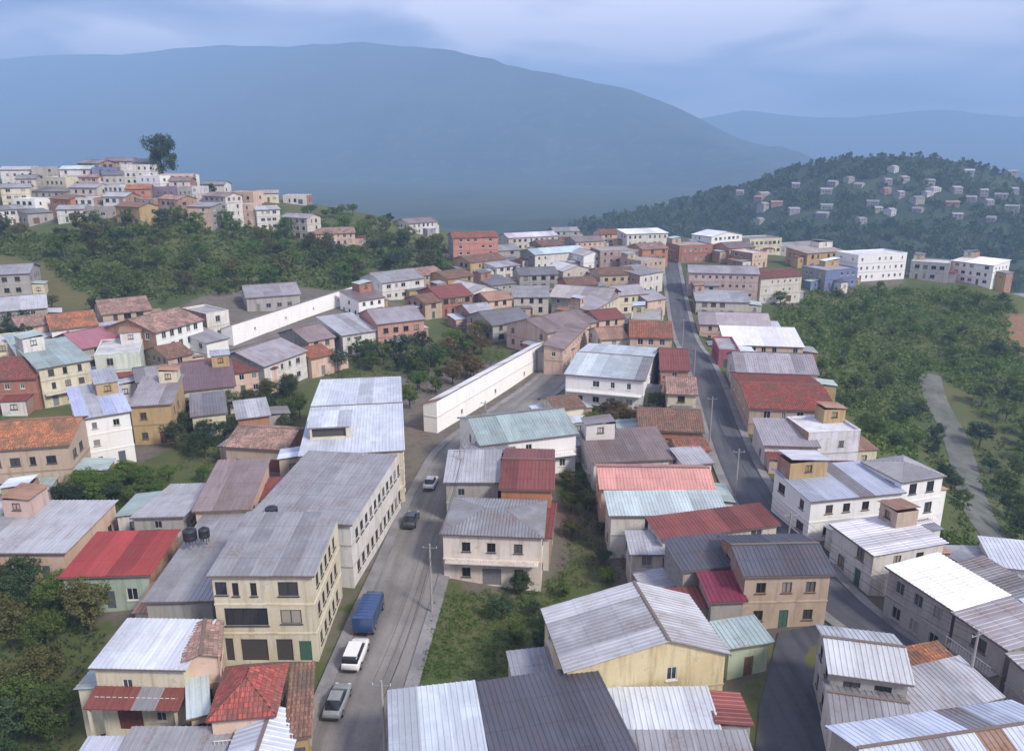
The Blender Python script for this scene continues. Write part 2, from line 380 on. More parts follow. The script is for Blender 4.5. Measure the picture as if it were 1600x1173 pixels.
def slope(roof, e0, e1, up, ln, kind, mat, far):
    """sheets covering a rectangular slope: eave from e0 to e1, direction up the slope"""
    e0, e1, up = Vector(e0), Vector(e1), Vector(up).normalized(); ax = (e1-e0); L = ax.length; ax.normalize(); nz = ax.cross(up)
    n = max(1, round(L/(2.2 if not far else 5.0))); wd = L/n
    me = sheet_mesh(wd, ln, kind, mat)
    for i in range(n):
        me_i = me
        if kind == 'zinc' and not far and n > 2 and random.random() < 0.03: me_i = sheet_mesh(wd, ln, kind, random.choice([metal_roof((0.30, 0.20, 0.15), 0.9), metal_roof((0.40, 0.42, 0.47), 0.5), metal_roof((0.20, 0.20, 0.22), 0.8)]))
        o = e0 + ax*(wd*i) + nz*random.uniform(0.0, 0.012)
        M = Matrix(((ax.x, up.x, nz.x, o.x), (ax.y, up.y, nz.y, o.y), (ax.z, up.z, nz.z, o.z), (0, 0, 0, 1)))
        obj('roof_sheet', me_i, roof, M)
_win = {}
FR_COL = {'white': (0.62, 0.62, 0.62), 'brown': (0.13, 0.08, 0.055), 'dark': (0.05, 0.05, 0.055), 'grey': (0.3, 0.3, 0.31)}
def win_meshes(w, h, fc):
    k = (round(w, 1), round(h, 1), fc)
    if k in _win: return _win[k]
    w, h = k[0], k[1]; m = MB(); b = 0.07
    m.box(-w/2, w/2, 0.04, 0.10, 0, b); m.box(-w/2, w/2, 0.04, 0.10, h-b, h)
    m.box(-w/2, -w/2+b, 0.04, 0.10, b, h-b); m.box(w/2-b, w/2, 0.04, 0.10, b, h-b)
    nm = max(1, int(w/0.75))
    for i in range(1, nm+(nm == 1)):
        x = -w/2 + w*i/(nm if nm > 1 else 2)
        m.box(x-0.025, x+0.025, 0.05, 0.09, b, h-b)
    m.box(-w/2-0.1, w/2+0.1, -0.10, 0.02, -0.09, -0.003)                # sill
    fr = m.mesh('window', paint('frame_'+fc, FR_COL[fc], 0.5))
    p = MB(); p.box(-w/2+0.02, w/2-0.02, 0.11, 0.14, 0.02, h-0.02); pane = p.mesh('pane', glass())
    _win[k] = (fr, pane); return _win[k]
_door = {}
def door_mesh(w, h, col):
    k = (round(w, 1), round(h, 1), col)
    if k in _door: return _door[k]
    m = MB(); w, h = k[0], k[1]
    m.box(-w/2, w/2, 0.09, 0.14, 0, h)
    for i in range(2 if w < 1.6 else 4):
        n = 2 if w < 1.6 else 4; x0 = -w/2 + w*i/n + 0.06; x1 = -w/2 + w*(i+1)/n - 0.06
        m.box(x0, x1, 0.06, 0.092, 0.15, h*0.45); m.box(x0, x1, 0.06, 0.092, h*0.5, h-0.12)
    hd = MB(); hd.box(w*0.33, w*0.37, 0.02, 0.062, 0.95, 1.15)
    _door[k] = (m.mesh('door', paint('door_%d' % len(_door), col, 0.55)), hd.mesh('handle', paint('steel', (0.45, 0.45, 0.46), 0.35, 0.8))); return _door[k]
DOORCOL = [(0.16, 0.09, 0.05), (0.10, 0.12, 0.16), (0.20, 0.20, 0.21), (0.14, 0.05, 0.045), (0.06, 0.13, 0.10)]
def wall_panel(m, P0, d, L, zb, zt, holes, dep=0.2):
    """a wall with real openings; P0 start, d direction, outward normal is to the right of d"""
    nx, ny = d[1], -d[0]
    us = sorted({0.0, L, *[round(x, 3) for hh in holes for x in hh[:2]]}); vs = sorted({zb, zt, *[round(x, 3) for hh in holes for x in hh[2:4]]})
    def pt(u, v, inn=0.0): return (P0[0]+d[0]*u-nx*inn, P0[1]+d[1]*u-ny*inn, v)
    for v0, v1 in zip(vs[:-1], vs[1:]):
        if v1-v0 < 1e-4: continue
        run = None
        for u0, u1 in zip(us[:-1], us[1:]):
            uc, vc = (u0+u1)/2, (v0+v1)/2
            solid = not any(hh[0] < uc < hh[1] and hh[2] < vc < hh[3] for hh in holes)
            if solid: run = [u0, u1] if run is None else [run[0], u1]
            if (not solid or u1 == us[-1]) and run:
                m.quad(pt(run[0], v0), pt(run[1], v0), pt(run[1], v1), pt(run[0], v1)); run = None
    for hh in holes:
        u0, u1, v0, v1 = [round(x, 3) for x in hh[:4]]
        m.quad(pt(u0, v0), pt(u0, v0, dep), pt(u0, v1, dep), pt(u0, v1)); m.quad(pt(u1, v0), pt(u1, v1), pt(u1, v1, dep), pt(u1, v0, dep))
        m.quad(pt(u0, v1), pt(u0, v1, dep), pt(u1, v1, dep), pt(u1, v1)); m.quad(pt(u0, v0), pt(u1, v0), pt(u1, v0, dep), pt(u0, v0, dep))
        m.quad(pt(u0, v0, dep), pt(u1, v0, dep), pt(u1, v1, dep), pt(u0, v1, dep))
WSIZE = [(1.0, 1.2), (1.3, 1.2), (1.6, 1.3), (0.9, 1.0), (1.2, 1.5)]
def layout(L, h, st, rr, door=False, dens=0.85):
    holes = []; ws = rr.choice(WSIZE); sp = rr.uniform(2.3, 3.3); n = max(1, int((L-0.6)/sp)); fh = h/st; off = (L-n*sp)/2
    dcol = rr.randrange(n) if door else -1
    for s in range(st):
        for i in range(n):
            uc = off+sp*(i+0.5)+rr.uniform(-0.12, 0.12)
            if s == 0 and i == dcol:
                dw = rr.choice([0.95, 1.0, 2.2]) if sp > 2.6 else 0.95
                holes.append((uc-dw/2, uc+dw/2, 0.03, min(2.2, fh-0.35), 'd')); continue
            if rr.random() > dens: continue
            w = min(ws[0], sp-0.5, L-0.5)
            if rr.random() < 0.15: w = max(0.7, w*0.6)
            v0 = s*fh+min(1.0, fh*0.32); v1 = min(v0+ws[1], (s+1)*fh-0.3)
            if v1-v0 > 0.5: holes.append((uc-w/2, uc+w/2, v0, v1, 'w'))
    return holes
def house(label, FL, FR, B, h, roof='gx', wall=(0.6, 0.6, 0.6), rmat=None, rise=None, name='house', cat='house', group=None, front=None, side_r=None, side_l=None,
          dens=0.85, peak=0.5, fcol=None, wall2=None, bands=True, balcony=False, over=0.35, kind='zinc', seed=None, hut=None, min_dep=4.0, max_dep=40.0, lean=None, dist0=None, align=None, brick=None, annex=True):
    idx = len(HOUSES); rr = random.Random(1000+idx if seed is None else seed)
    zt = h
    if dist0:                                                      # on the hill the eye looks along the ground: the distance is given
        j1, j2 = rr.uniform(-5, 5), rr.uniform(-4, 4); pL, pR = at_dist(*FL, dist0+j1-j2), at_dist(*FR, dist0+j1+j2); dx = (pR-pL)[:2]; w = float(np.linalg.norm(dx)); dx = dx/w; dy = np.array([-dx[1], dx[0]]); dp = min_dep
        cen = pL[:2]+dx*w/2+dy*dp/2; g = z1(*(pL[:2]+dx*w/2)); h = min(8.0, max(4.0, (pL[2]+pR[2])/2-g))
    for _ in range(0 if dist0 else 5):
        pL, pR, pB = on_plane(*FL, zt), on_plane(*FR, zt), on_plane(*B, zt)
        dx = (pR-pL)[:2]; w = float(np.linalg.norm(dx)); dx = dx/w; dy = np.array([-dx[1], dx[0]])
        if align:                                                  # square to the street, its street corner behind the pavement
            path, hw_, sd = align; a_ = (pL if sd > 0 else pR)[:2]; i_ = int(np.argmin(((path-a_)**2).sum(1))); t_ = path[min(i_+1, len(path)-1)]-path[max(i_-1, 0)]; t_ = t_/np.linalg.norm(t_)
            if t_[1] < 0: t_ = -t_
            dx = np.array([t_[1], -t_[0]]); dy = t_; a_ = path[i_]+dx*sd*max(hw_, abs(np.dot(a_-path[i_], dx)))+t_*np.dot(a_-path[i_], t_)
            if sd > 0: pL = np.array([*a_, pL[2]]); pR = np.array([*(a_+dx*w), pL[2]])
            else: pR = np.array([*a_, pR[2]]); pL = np.array([*(a_-dx*w), pR[2]])
        dp = min(max_dep if np.hypot(*pL[:2]) < 150 else min(max_dep, 14.0), max(min_dep, float(np.dot((pB-pL)[:2], dy))))
        cen = pL[:2]+dx*w/2+dy*dp/2; g = z1(*(pL[:2]+dx*w/2+dy*min(1.5, dp/2))); zt = g+h
    org = pL[:2]+dx*w/2; dist = float(np.hypot(*org)); far = dist > 190; vfar = dist > 420
    cor = [pL[:2], pR[:2], pL[:2]+dy*dp, pR[:2]+dy*dp]
    zb = min(z1(*c) for c in cor)-g-0.5
    HOUSES.append((cen[0], cen[1], max(w, dp)/2)); FOOT.append((org, dx, dy, w, dp))
    root = obj(name, None); root.location = (org[0], org[1], g); root.rotation_euler = (0, 0, math.atan2(dx[1], dx[0]))
    tag(root, label, cat, group)
    st = max(1, round(h/3.0)); hw = w/2
    if rise is None and dist > 250: rise = {'gx': min(1.7, dp*0.16), 'gy': min(1.7, w*0.16), 'shed': min(1.2, dp*0.12), 'shedb': -1.0, 'hip': 1.5, 'flat': 0}[roof]
    if rise is None: rise = {'gx': dp*0.16, 'gy': w*0.16, 'shed': dp*0.14, 'shedb': -dp*0.12, 'hip': min(w, dp)*0.17, 'flat': 0}[roof]
    fc = fcol or rr.choice(['white', 'brown', 'dark', 'grey', 'white'])
    zback = h+rise if roof in ('shed', 'shedb') else h
    wins = front if front is not None else layout(w, h, st, rr, True, dens)
    wr = side_r if side_r is not None else layout(dp, min(h, zback), st, rr, False, dens*0.8)
    wl = side_l if side_l is not None else layout(dp, min(h, zback), st, rr, False, dens*0.8)
    wb = layout(w, min(h, zback), st, rr, False, 0.5) if not far else []
    m = MB()
    walls = [((-hw, 0), (1, 0), w, h, wins), ((hw, 0), (0, 1), dp, min(h, zback), wr), ((hw, dp), (-1, 0), w, zback, wb), ((-hw, dp), (0, -1), dp, min(h, zback), wl)]
    raw = brick if brick is not None else (rr.random() < 0.38 and min(wall) < 0.74 and dist > 60); rawc = rr.choice([(0.33, 0.16, 0.10), (0.36, 0.19, 0.12), (0.27, 0.26, 0.25)])
    for iw, (P0, d, L, zt_, hs) in enumerate(walls):
        n0 = len(m.f); wall_panel(m, P0, d, L, zb, zt_, hs); m.mi += [1 if raw and iw else 0]*(len(m.f)-n0)
    n0 = len(m.f)
    # gable and shed infill
    pk = -hw+peak*w
    if roof == 'gx':
        for s in (-1, 1):
            tri = [(s*hw, 0, h), (s*hw, dp, h), (s*hw, dp/2, h+rise)]; m.quad(*(tri if s > 0 else tri[::-1]))
    elif roof == 'gy':
        m.quad((-hw, 0, h), (hw, 0, h), (pk, 0, h+rise)); m.quad((hw, dp, h), (-hw, dp, h), (pk, dp, h+rise))
    elif roof in ('shed', 'shedb'):
        lo, hi = min(h, zback), max(h, zback)
        for s in (-1, 1):
            tri = [(s*hw, 0, lo), (s*hw, dp, lo), (s*hw, dp if zback > h else 0, hi)]; m.quad(*(tri if s > 0 else tri[::-1]))
    m.mi += [1 if raw and roof != 'gy' else 0]*(len(m.f)-n0)
    wm = wall_mat(wall)
    wo = m.build('wall', [wm, block_mat(rawc)], root)
    HDATA.append((root, label, w, dp, h, roof, wall, rise, dist, annex and dist0 is None, org, dx, dy, g, kind, fc))
    if bands and not vfar and st > 1:
        bm = MB(); bk = rr.choice([0.72, 1.12])
        for s in range(1, st):
            z = s*h/st; bm.box(-hw-0.05, hw+0.05, -0.06, -0.003, z-0.1, z+0.08)
            for sg in (-1, 1):
                if not raw: bm.box(*sorted((sg*(hw+0.003), sg*(hw+0.06))), 0.003, dp, z-0.1, z+0.08)
        bm.build('floor_band', wall_mat(tuple(min(0.8, c*bk) for c in wall)), root)
    if wall2:                                                     # a band of another colour along the foot of the front
        bm = MB(); z1_ = min([hh[2] for hh in wins]+[0.9])-0.12
        us = [(0, w)]
        for hh in wins:
            if hh[4] == 'd': us = [(0, hh[0]), (hh[1], w)]
        if z1_ < 0.3: z1_ = 0.9
        for a, b in us:
            if b-a > 0.1: bm.box(-hw+a, -hw+b, -0.03, -0.002, zb+0.01, 0.85)
        bm.build('plinth', wall_mat(wall2), root)
    # windows and doors
    for (P0, d, L, zt_, hs) in walls:
        ang = math.atan2(d[1], d[0])
        for hh in hs:
            uc = (hh[0]+hh[1])/2; ww = hh[1]-hh[0]; wh = hh[3]-hh[2]
            M = Matrix.Translation((P0[0]+d[0]*uc, P0[1]+d[1]*uc, hh[2])) @ Matrix.Rotation(ang, 4, 'Z')
            if hh[4] == 'w':
                fr, pane = win_meshes(ww, wh, fc)
                sx = Matrix.Diagonal((ww/round(ww, 1), 1, wh/round(wh, 1), 1))
                o = obj('window', fr, root, M @ sx); obj('pane', pane, o)
            elif hh[4] == 'd':
                me, hd = door_mesh(ww, wh, rr.choice(DOORCOL)); sx = Matrix.Diagonal((ww/round(ww, 1), 1, wh/round(wh, 1), 1))
                o = obj('door', me, root, M @ sx); obj('handle', hd, o)
            elif hh[4] == 'o':                                     # open arcade bay: a dark sheet painted as the shade inside
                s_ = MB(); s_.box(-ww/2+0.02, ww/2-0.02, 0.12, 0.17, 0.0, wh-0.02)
                s_.build('bay_shade', paint('opening_shade', (0.07, 0.06, 0.06), 0.6), root, M)
    # roof
    ov = over if not vfar else 0.2
    rm = MB(); T = 0.05
    fas = paint('fascia_wood', (0.16, 0.12, 0.10), 0.8)
    if roof == 'flat':
        rm.box(-hw+0.2, hw-0.2, 0.2, dp-0.2, h-0.35, h-0.30)
        ro = rm.build('roof', rmat, root); pm = MB(); ph = 0.45; t = 0.2
        pm.box(-hw-0.04, hw+0.04, -0.04, t, h+0.002, h+ph*0.25); pm.box(-hw-0.04, hw+0.04, dp-t, dp+0.04, h+0.002, h+ph*0.25)
        pm.box(-hw-0.04, -hw+t, t, dp-t, h+0.002, h+ph*0.25); pm.box(hw-t, hw+0.04, t, dp-t, h+0.002, h+ph*0.25)
        im = [(-hw+0.2, 0.2), (hw-0.2, 0.2), (hw-0.2, dp-0.2), (-hw+0.2, dp-0.2)]
        for a, b in zip(im, im[1:]+im[:1]): pm.quad((b[0], b[1], h-0.32), (a[0], a[1], h-0.32), (a[0], a[1], h+0.01), (b[0], b[1], h+0.01))
        pm.build('parapet', wm, root)
    elif roof in ('gx', 'gy'):
        if roof == 'gx':
            n_ = math.hypot(dp/2, rise); k = rise/(dp/2); ln = n_*(1+ov/(dp/2))
            rm.box(-hw-ov-0.02, hw+ov+0.02, dp/2-0.14, dp/2+0.14, h+rise+T+0.03, h+rise+T+0.10)          # ridge cap
            rm.box(-hw-ov, hw+ov, -ov+0.01, -ov+0.05, h-k*ov-0.14, h-k*ov+0.03); rm.box(-hw-ov, hw+ov, dp+ov-0.05, dp+ov-0.01, h-k*ov-0.14, h-k*ov+0.03)
            ro = rm.build('roof', [fas], root)
            slope(ro, (-hw-ov, -ov, h-k*ov+T), (hw+ov, -ov, h-k*ov+T), (0, dp/2, rise), ln, kind, rmat, far)
            slope(ro, (hw+ov, dp+ov, h-k*ov+T), (-hw-ov, dp+ov, h-k*ov+T), (0, -dp/2, rise), ln, kind, rmat, far)
        else:
            rm.box(pk-0.14, pk+0.14, -ov-0.02, dp+ov+0.02, h+rise+T+0.03, h+rise+T+0.10)
            for sg, ww in ((-1, pk+hw), (1, hw-pk)):
                k = rise/ww; x = sg*(hw+ov); rm.box(min(x, x-sg*0.04), max(x, x-sg*0.04), -ov, dp+ov, h-k*ov-0.14, h-k*ov+0.03)
            ro = rm.build('roof', [fas], root)
            wl_, wr_ = pk+hw, hw-pk
            slope(ro, (-hw-ov, dp+ov, h-rise/wl_*ov+T), (-hw-ov, -ov, h-rise/wl_*ov+T), (wl_, 0, rise), math.hypot(wl_, rise)*(1+ov/wl_), kind, rmat, far)
            slope(ro, (hw+ov, -ov, h-rise/wr_*ov+T), (hw+ov, dp+ov, h-rise/wr_*ov+T), (-wr_, 0, rise), math.hypot(wr_, rise)*(1+ov/wr_), kind, rmat, far)
    elif roof in ('shed', 'shedb'):
        k = rise/dp; n_ = math.hypot(dp+2*ov, k*(dp+2*ov))
        rm.box(-hw-ov, hw+ov, -ov+0.01, -ov+0.05, h-k*ov-0.14, h-k*ov+0.03); rm.box(-hw-ov, hw+ov, dp+ov-0.05, dp+ov-0.01, zback+k*ov-0.14, zback+k*ov+0.03)
        ro = rm.build('roof', [fas], root)
        if rise > 0: slope(ro, (-hw-ov, -ov, h-k*ov+T), (hw+ov, -ov, h-k*ov+T), (0, 1, k), n_, kind, rmat, far)
        else: slope(ro, (hw+ov, dp+ov, zback+k*ov+T), (-hw-ov, dp+ov, zback+k*ov+T), (0, -1, -k), n_, kind, rmat, far)
    elif roof == 'hip':
        a = min(w, dp)/2; e = h-0.05; o_ = ov; r0, r1 = ((-hw+a, dp/2), (hw-a, dp/2)) if w >= dp else ((0, a), (0, dp-a))
        q = [(-hw-o_, -o_, e), (hw+o_, -o_, e), (hw+o_, dp+o_, e), (-hw-o_, dp+o_, e)]; A = (*r0, h+rise); Bq = (*r1, h+rise)
        fs = [[q[0], q[1], Bq, A], [q[1], q[2], Bq], [q[2], q[3], A, Bq], [q[3], q[0], A]] if w >= dp else [[q[0], q[1], A], [q[1], q[2], Bq, A], [q[2], q[3], Bq], [q[3], q[0], A, Bq]]
        rm.box(-hw-o_+0.02, hw+o_-0.02, -o_+0.02, dp+o_-0.02, e-0.1, e-0.04)
        ro = rm.build('roof', [fas], root)
        for fpts in fs: hip_face(ro, fpts, kind, rmat)
    if (balcony or (st >= 2 and roof != 'flat' and dist < 190 and align is None and front is None and rr.random() < 0.4)) and not far:
        bm = MB(); z = h/st; bm.box(-hw+0.3, hw-0.3, -1.1, -0.065, z-0.09, z+0.06); bo = bm.build('balcony', wm, root)
        r_ = MB(); r_.box(-hw+0.3, hw-0.3, -1.08, -1.03, z+0.95, z+1.02)
        x = -hw+0.35
        while x < hw-0.3: r_.box(x-0.02, x+0.02, -1.075, -1.035, z+0.06, z+0.95); x += 0.32
        r_.build('railing', paint('frame_white', FR_COL['white'], 0.5), bo)
    if hut:                                                        # a raised hut on the roof: x0 x1 y0 y1 height
        x0, x1, y0, y1, hz = hut; hm = MB(); zz = h+max(0, rise)*0.3
        wall_panel(hm, (x0, y0), (1, 0), x1-x0, zz-0.6, zz+hz, [(0.3, x1-x0-0.5, zz+0.3, zz+hz-0.25, 'o')], 0.5)
        wall_panel(hm, (x1, y0), (0, 1), y1-y0, zz-0.6, zz+hz, []); wall_panel(hm, (x1, y1), (-1, 0), x1-x0, zz-0.6, zz+hz, []); wall_panel(hm, (x0, y1), (0, -1), y1-y0, zz-0.6, zz+hz, [])
        ho = hm.build('roof_hut', wm, root)
        s_ = MB(); s_.box(x0+0.3, x1-0.5, y0+0.42, y0+0.46, zz+0.3, zz+hz-0.25); s_.build('hut_opening', paint('opening_shade', (0.07, 0.06, 0.06), 0.6), ho)  # near-black sheet, the shade within the hut's opening put in as colour
        slope(ho, (x0-0.3, y0-0.3, zz+hz+0.05), (x1+0.3, y0-0.3, zz+hz+0.05), (0, 1, 0.10), (y1-y0+0.6), kind, rmat, far)
    if lean:                                                       # a lean-to roof along the front: depth, height, material, kind
        ld, lz, lmat, lk, lwall = lean; lm = MB(); k = 0.30
        lo = lm_ = MB(); lo.box(-hw, hw, -ld+0.25, -ld+0.33, lz-k*ld-0.12, lz-k*ld+0.06); ao = lo.build('porch', wall_mat(lwall), root)
        for x in np.linspace(-hw+0.15, hw-0.15, max(2, int(w/3))): 
            pm_ = MB(); pm_.box(x-0.1, x+0.1, -ld+0.2, -ld+0.4, zb, lz-k*ld-0.10); pm_.build('post', wall_mat(lwall), ao)
        slope(ao, (-hw-0.2, -ld, lz-k*ld), (hw+0.2, -ld, lz-k*ld), (0, 1, k), math.hypot(ld, k*ld)-0.02, lk, lmat, far)
    return root
def hip_face(ro, pts, kind, mat):
    """one face of a hip roof: rolls of tile cut to the triangle or trapezoid"""
    P = [Vector(p) for p in pts]; ax = (P[1]-P[0]); L = ax.length; ax.normalize(); nz = (P[1]-P[0]).cross(P[-1]-P[0]).normalized(); up = nz.cross(ax)
    loc = [((p-P[0]).dot(ax), (p-P[0]).dot(up)) for p in P]; top = max(v for u, v in loc)
    tp = sorted([u for u, v in loc if v > top*0.5]); uL, uR = tp[0], tp[-1]
    def vmax(u):
        if u < uL: return top*u/uL if uL > 1e-6 else top
        if u > uR: return top*(L-u)/(L-uR) if L-uR > 1e-6 else top
        return top
    m = MB(); pitch = 0.38; n = max(3, int(L/pitch)); prof = []
    for i in range(n):
        for fr, hh in ((0, 0.0), (0.25, 0.06), (0.5, 0.08), (0.75, 0.06)): prof.append(((i+fr)*L/n, hh))
    prof.append((L, 0.0))
    for (a, h0), (b, h1) in zip(prof[:-1], prof[1:]):
        va, vb = max(0.001, vmax(a)), max(0.001, vmax(b))
        m.quad(*[tuple(P[0]+ax*u+up*v+nz*hh) for u, v, hh in ((a, 0, h0), (b, 0, h1), (b, vb, h1), (a, va, h0))], uv=[(a, 0), (b, 0), (b, vb), (a, va)])
    m.build('roof_face', mat, ro)

KEEP = [np.array([on_plane(*p, 0)[:2] for p in poly]) for poly in ([(1190,985),(1300,975),(1310,1300),(1165,1300)], [(870,735),(940,735),(1000,900),(985,930),(860,935),(868,830)], [(655,900),(885,890),(890,1065),(640,1070)], [(640,560),(690,560),(700,640),(672,700),(640,700)])]
def inside(px, py, poly):
    c = False; j = len(poly)-1
    for i in range(len(poly)):
        (xi, yi), (xj, yj) = poly[i], poly[j]
        if (yi > py) != (yj > py) and px < (xj-xi)*(py-yi)/(yj-yi)+xi: c = not c
        j = i
    return c
def free_rect(org, dx, dy, x0, x1, y0, y1, skip):
    """is this rectangle beside a house clear of the other houses and the streets?"""
    for u in np.linspace(x0, x1, 4):
        for v in np.linspace(y0, y1, 4):
            p = org+dx*u+dy*v
            if any(inside(p[0], p[1], kp) for kp in KEEP): return False
            for i, (o2, a, b, w, dp) in enumerate(FOOT):
                if i == skip: continue
                q = p-o2
                if -w/2-0.15 < q @ a < w/2+0.15 and -0.15 < q @ b < dp+0.15: return False
            for P, hw in ((PATH_A, 4.7), (PATH_B, 4.1), (PATH_L, 2.7), (PATH_T, 3.3)):
                if np.min(((P-p)**2).sum(1)) < hw*hw: return False
    return True
def box_wing(root, x0, x1, y0, y1, zb, h, fall, wc, rmt, kd, holes, far, raw):
    """a lean-to wing: walls and a roof falling towards side fall (-1 left, 1 right, 2 back, 0 front)"""
    m = MB(); w, d = x1-x0, y1-y0
    wall_panel(m, (x0, y0), (1, 0), w, zb, h, holes); n1 = len(m.f); wall_panel(m, (x1, y0), (0, 1), d, zb, h, []); wall_panel(m, (x1, y1), (-1, 0), w, zb, h, []); wall_panel(m, (x0, y1), (0, -1), d, zb, h, [])
    m.mi = [0]*n1+[1 if raw else 0]*(len(m.f)-n1)
    wo = m.build('annex', [wall_mat(wc), block_mat((0.34, 0.17, 0.11))], root); k = 0.10; o = 0.25; T = 0.06
    for hh in holes:
        uc, ww, wh = (hh[0]+hh[1])/2, hh[1]-hh[0], hh[3]-hh[2]; fr, pane = win_meshes(ww, wh, 'dark'); M = Matrix.Translation((x0+uc, y0, hh[2])) @ Matrix.Diagonal((ww/round(ww, 1), 1, wh/round(wh, 1), 1))
        obj('window', fr, root, M)
    if fall == 0: slope(wo, (x0-o, y0-o, h+T), (x1+o, y0-o, h+T), (0, 1, k), (d+o)*1.005, kd, rmt, far)
    elif fall == 1: slope(wo, (x1+o, y0-o, h+T), (x1+o, y1+o, h+T), (-1, 0, k), (w+o)*1.005, kd, rmt, far)
    elif fall == -1: slope(wo, (x0-o, y1+o, h+T), (x0-o, y0-o, h+T), (1, 0, k), (w+o)*1.005, kd, rmt, far)
    else: slope(wo, (x1+o, y1+o, h+T), (x0-o, y1+o, h+T), (0, -1, k), (d+o)*1.005, kd, rmt, far)
def add_annexes():
    rr = random.Random(99)
    mats = [metal_roof((0.27, 0.285, 0.335), 0.55), metal_roof((0.38, 0.40, 0.47), 0.4), metal_roof((0.17, 0.175, 0.20), 0.7), metal_roof((0.33, 0.20, 0.14), 0.9), metal_roof((0.21, 0.065, 0.06), 0.3), metal_roof((0.53, 0.59, 0.71), 0.2), metal_roof((0.30, 0.38, 0.39), 0.45)]
    wcs = [(0.46, 0.37, 0.30), (0.36, 0.36, 0.37), (0.62, 0.61, 0.60), (0.60, 0.56, 0.44), (0.34, 0.17, 0.13), (0.42, 0.31, 0.17), (0.52, 0.40, 0.36)]
    for i, (root, label, w, dp, h, roof, wall, rise, dist, ok, org, dx, dy, g, kind, fc) in enumerate(HDATA):
        if not ok or dist < 50 or dist > 440 or w > 34: continue
        far = dist > 190; n = 0
        for side in rr.sample([-1, 1, -1, 1], 4):                     # wings beside the house
            if n >= 2 or rr.random() > 0.85: continue
            aw = rr.uniform(2.4, 4.6); y0 = rr.uniform(0.2, dp*0.45); y1 = min(dp, y0+rr.uniform(3.0, 6.5)); hh = rr.choice([2.6, 2.8, 3.1, min(h*0.75, 5.2)])
            x0, x1 = ((w/2+0.01, w/2+aw) if side > 0 else (-w/2-aw, -w/2-0.01))
            if y1-y0 < 2.2 or not free_rect(org, dx, dy, x0+0.1*(side > 0), x1-0.1*(side < 0), y0, y1, i): continue
            zb = min(z1(*(org+dx*a+dy*b)) for a in (x0, x1) for b in (y0, y1))-g-0.5
            hs = [((x1-x0)/2-0.5, (x1-x0)/2+0.5, hh-1.8, hh-0.8, 'w')] if aw > 2.6 else []
            box_wing(root, x0, x1, y0, y1, zb, hh, rr.choice([side, 0, side]), rr.choice(wcs+[wall]), rr.choice(mats), 'zinc', hs, far, rr.random() < 0.5); n += 1
            FOOT.append((org+dx*(x0+x1)/2+dy*y0, dx, dy, x1-x0, y1-y0))
        if rr.random() < 0.55:                                          # wing in front or behind
            aw = rr.uniform(3.0, min(7.5, w)); x0 = rr.uniform(-w/2, w/2-aw); hh = rr.choice([2.5, 2.7, 3.0]); d = rr.uniform(2.2, 3.6); back = rr.random() < 0.4
            y0, y1 = (dp+0.01, dp+d) if back else (-d, -0.08)
            if h > 3.6 and free_rect(org, dx, dy, x0, x0+aw, y0+(0.1 if back else 0), y1-(0 if back else 0.1), i):
                zb = min(z1(*(org+dx*a+dy*b)) for a in (x0, x0+aw) for b in (y0, y1))-g-0.5
                box_wing(root, x0, x0+aw, y0, y1, zb, hh-0.25, 2 if back else 0, rr.choice(wcs), rr.choice(mats), 'zinc', [] if back else [(aw/2-0.6, aw/2+0.6, 0.9, 1.9, 'w')], far, rr.random() < 0.4)
                FOOT.append((org+dx*(x0+aw/2)+dy*y0, dx, dy, aw, d))
        if roof in ('flat', 'shed', 'shedb') and w > 6 and dp > 6 and dist > 72 and rr.random() < 0.5 and h < 8.5:   # a room added on top
            aw, ad = rr.uniform(2.8, w*0.5), rr.uniform(2.8, dp*0.45); x0 = rr.choice([-w/2+0.15, w/2-aw-0.15]); y0 = dp-ad-0.15; top = max(h, h+rise)+rr.uniform(1.7, 2.3)
            box_wing(root, x0, x0+aw, y0, y0+ad, h-0.6+min(0, rise), top, rr.choice([0, 1, -1]), rr.choice(wcs+[wall, wall]), rr.choice(mats), 'zinc', [(aw/2-0.5, aw/2+0.5, top-1.4, top-0.45, 'w')], far, rr.random() < 0.5)
# ------------------------------------------------------------------ the houses of the town
WHITE, OFFW, CREAM, YELL = (0.76, 0.76, 0.76), (0.62, 0.61, 0.60), (0.60, 0.56, 0.44), (0.62, 0.54, 0.34)
PINK, DPINK, BEIGE, OCHRE = (0.60, 0.45, 0.37), (0.47, 0.27, 0.22), (0.46, 0.37, 0.30), (0.42, 0.31, 0.17)
GREY, MINT, LILAC, TERRA, BRICK, BLUEW = (0.36, 0.35, 0.345), (0.58, 0.65, 0.60), (0.54, 0.50, 0.47), (0.42, 0.20, 0.12), (0.34, 0.17, 0.13), (0.16, 0.20, 0.36)
GRN = (0.36, 0.44, 0.38)
zinc = metal_roof((0.275, 0.28, 0.305), 0.6); zinc_l = metal_roof((0.385, 0.395, 0.435), 0.45); zinc_d = metal_roof((0.17, 0.175, 0.20), 0.7)
ice = metal_roof((0.54, 0.585, 0.67), 0.2); lil = metal_roof((0.315, 0.30, 0.335), 0.55); slate = metal_roof((0.085, 0.088, 0.115), 0.35)
teal = metal_roof((0.30, 0.38, 0.39), 0.45); paleteal = metal_roof((0.45, 0.53, 0.55), 0.3); maroon = metal_roof((0.20, 0.062, 0.055), 0.45); red = metal_roof((0.31, 0.05, 0.045), 0.35)
coral = metal_roof((0.55, 0.28, 0.25), 0.35); mauve = metal_roof((0.23, 0.185, 0.19), 0.7); snow = metal_roof((0.78, 0.78, 0.80), 0.05); rusty = metal_roof((0.33, 0.20, 0.14), 0.9)
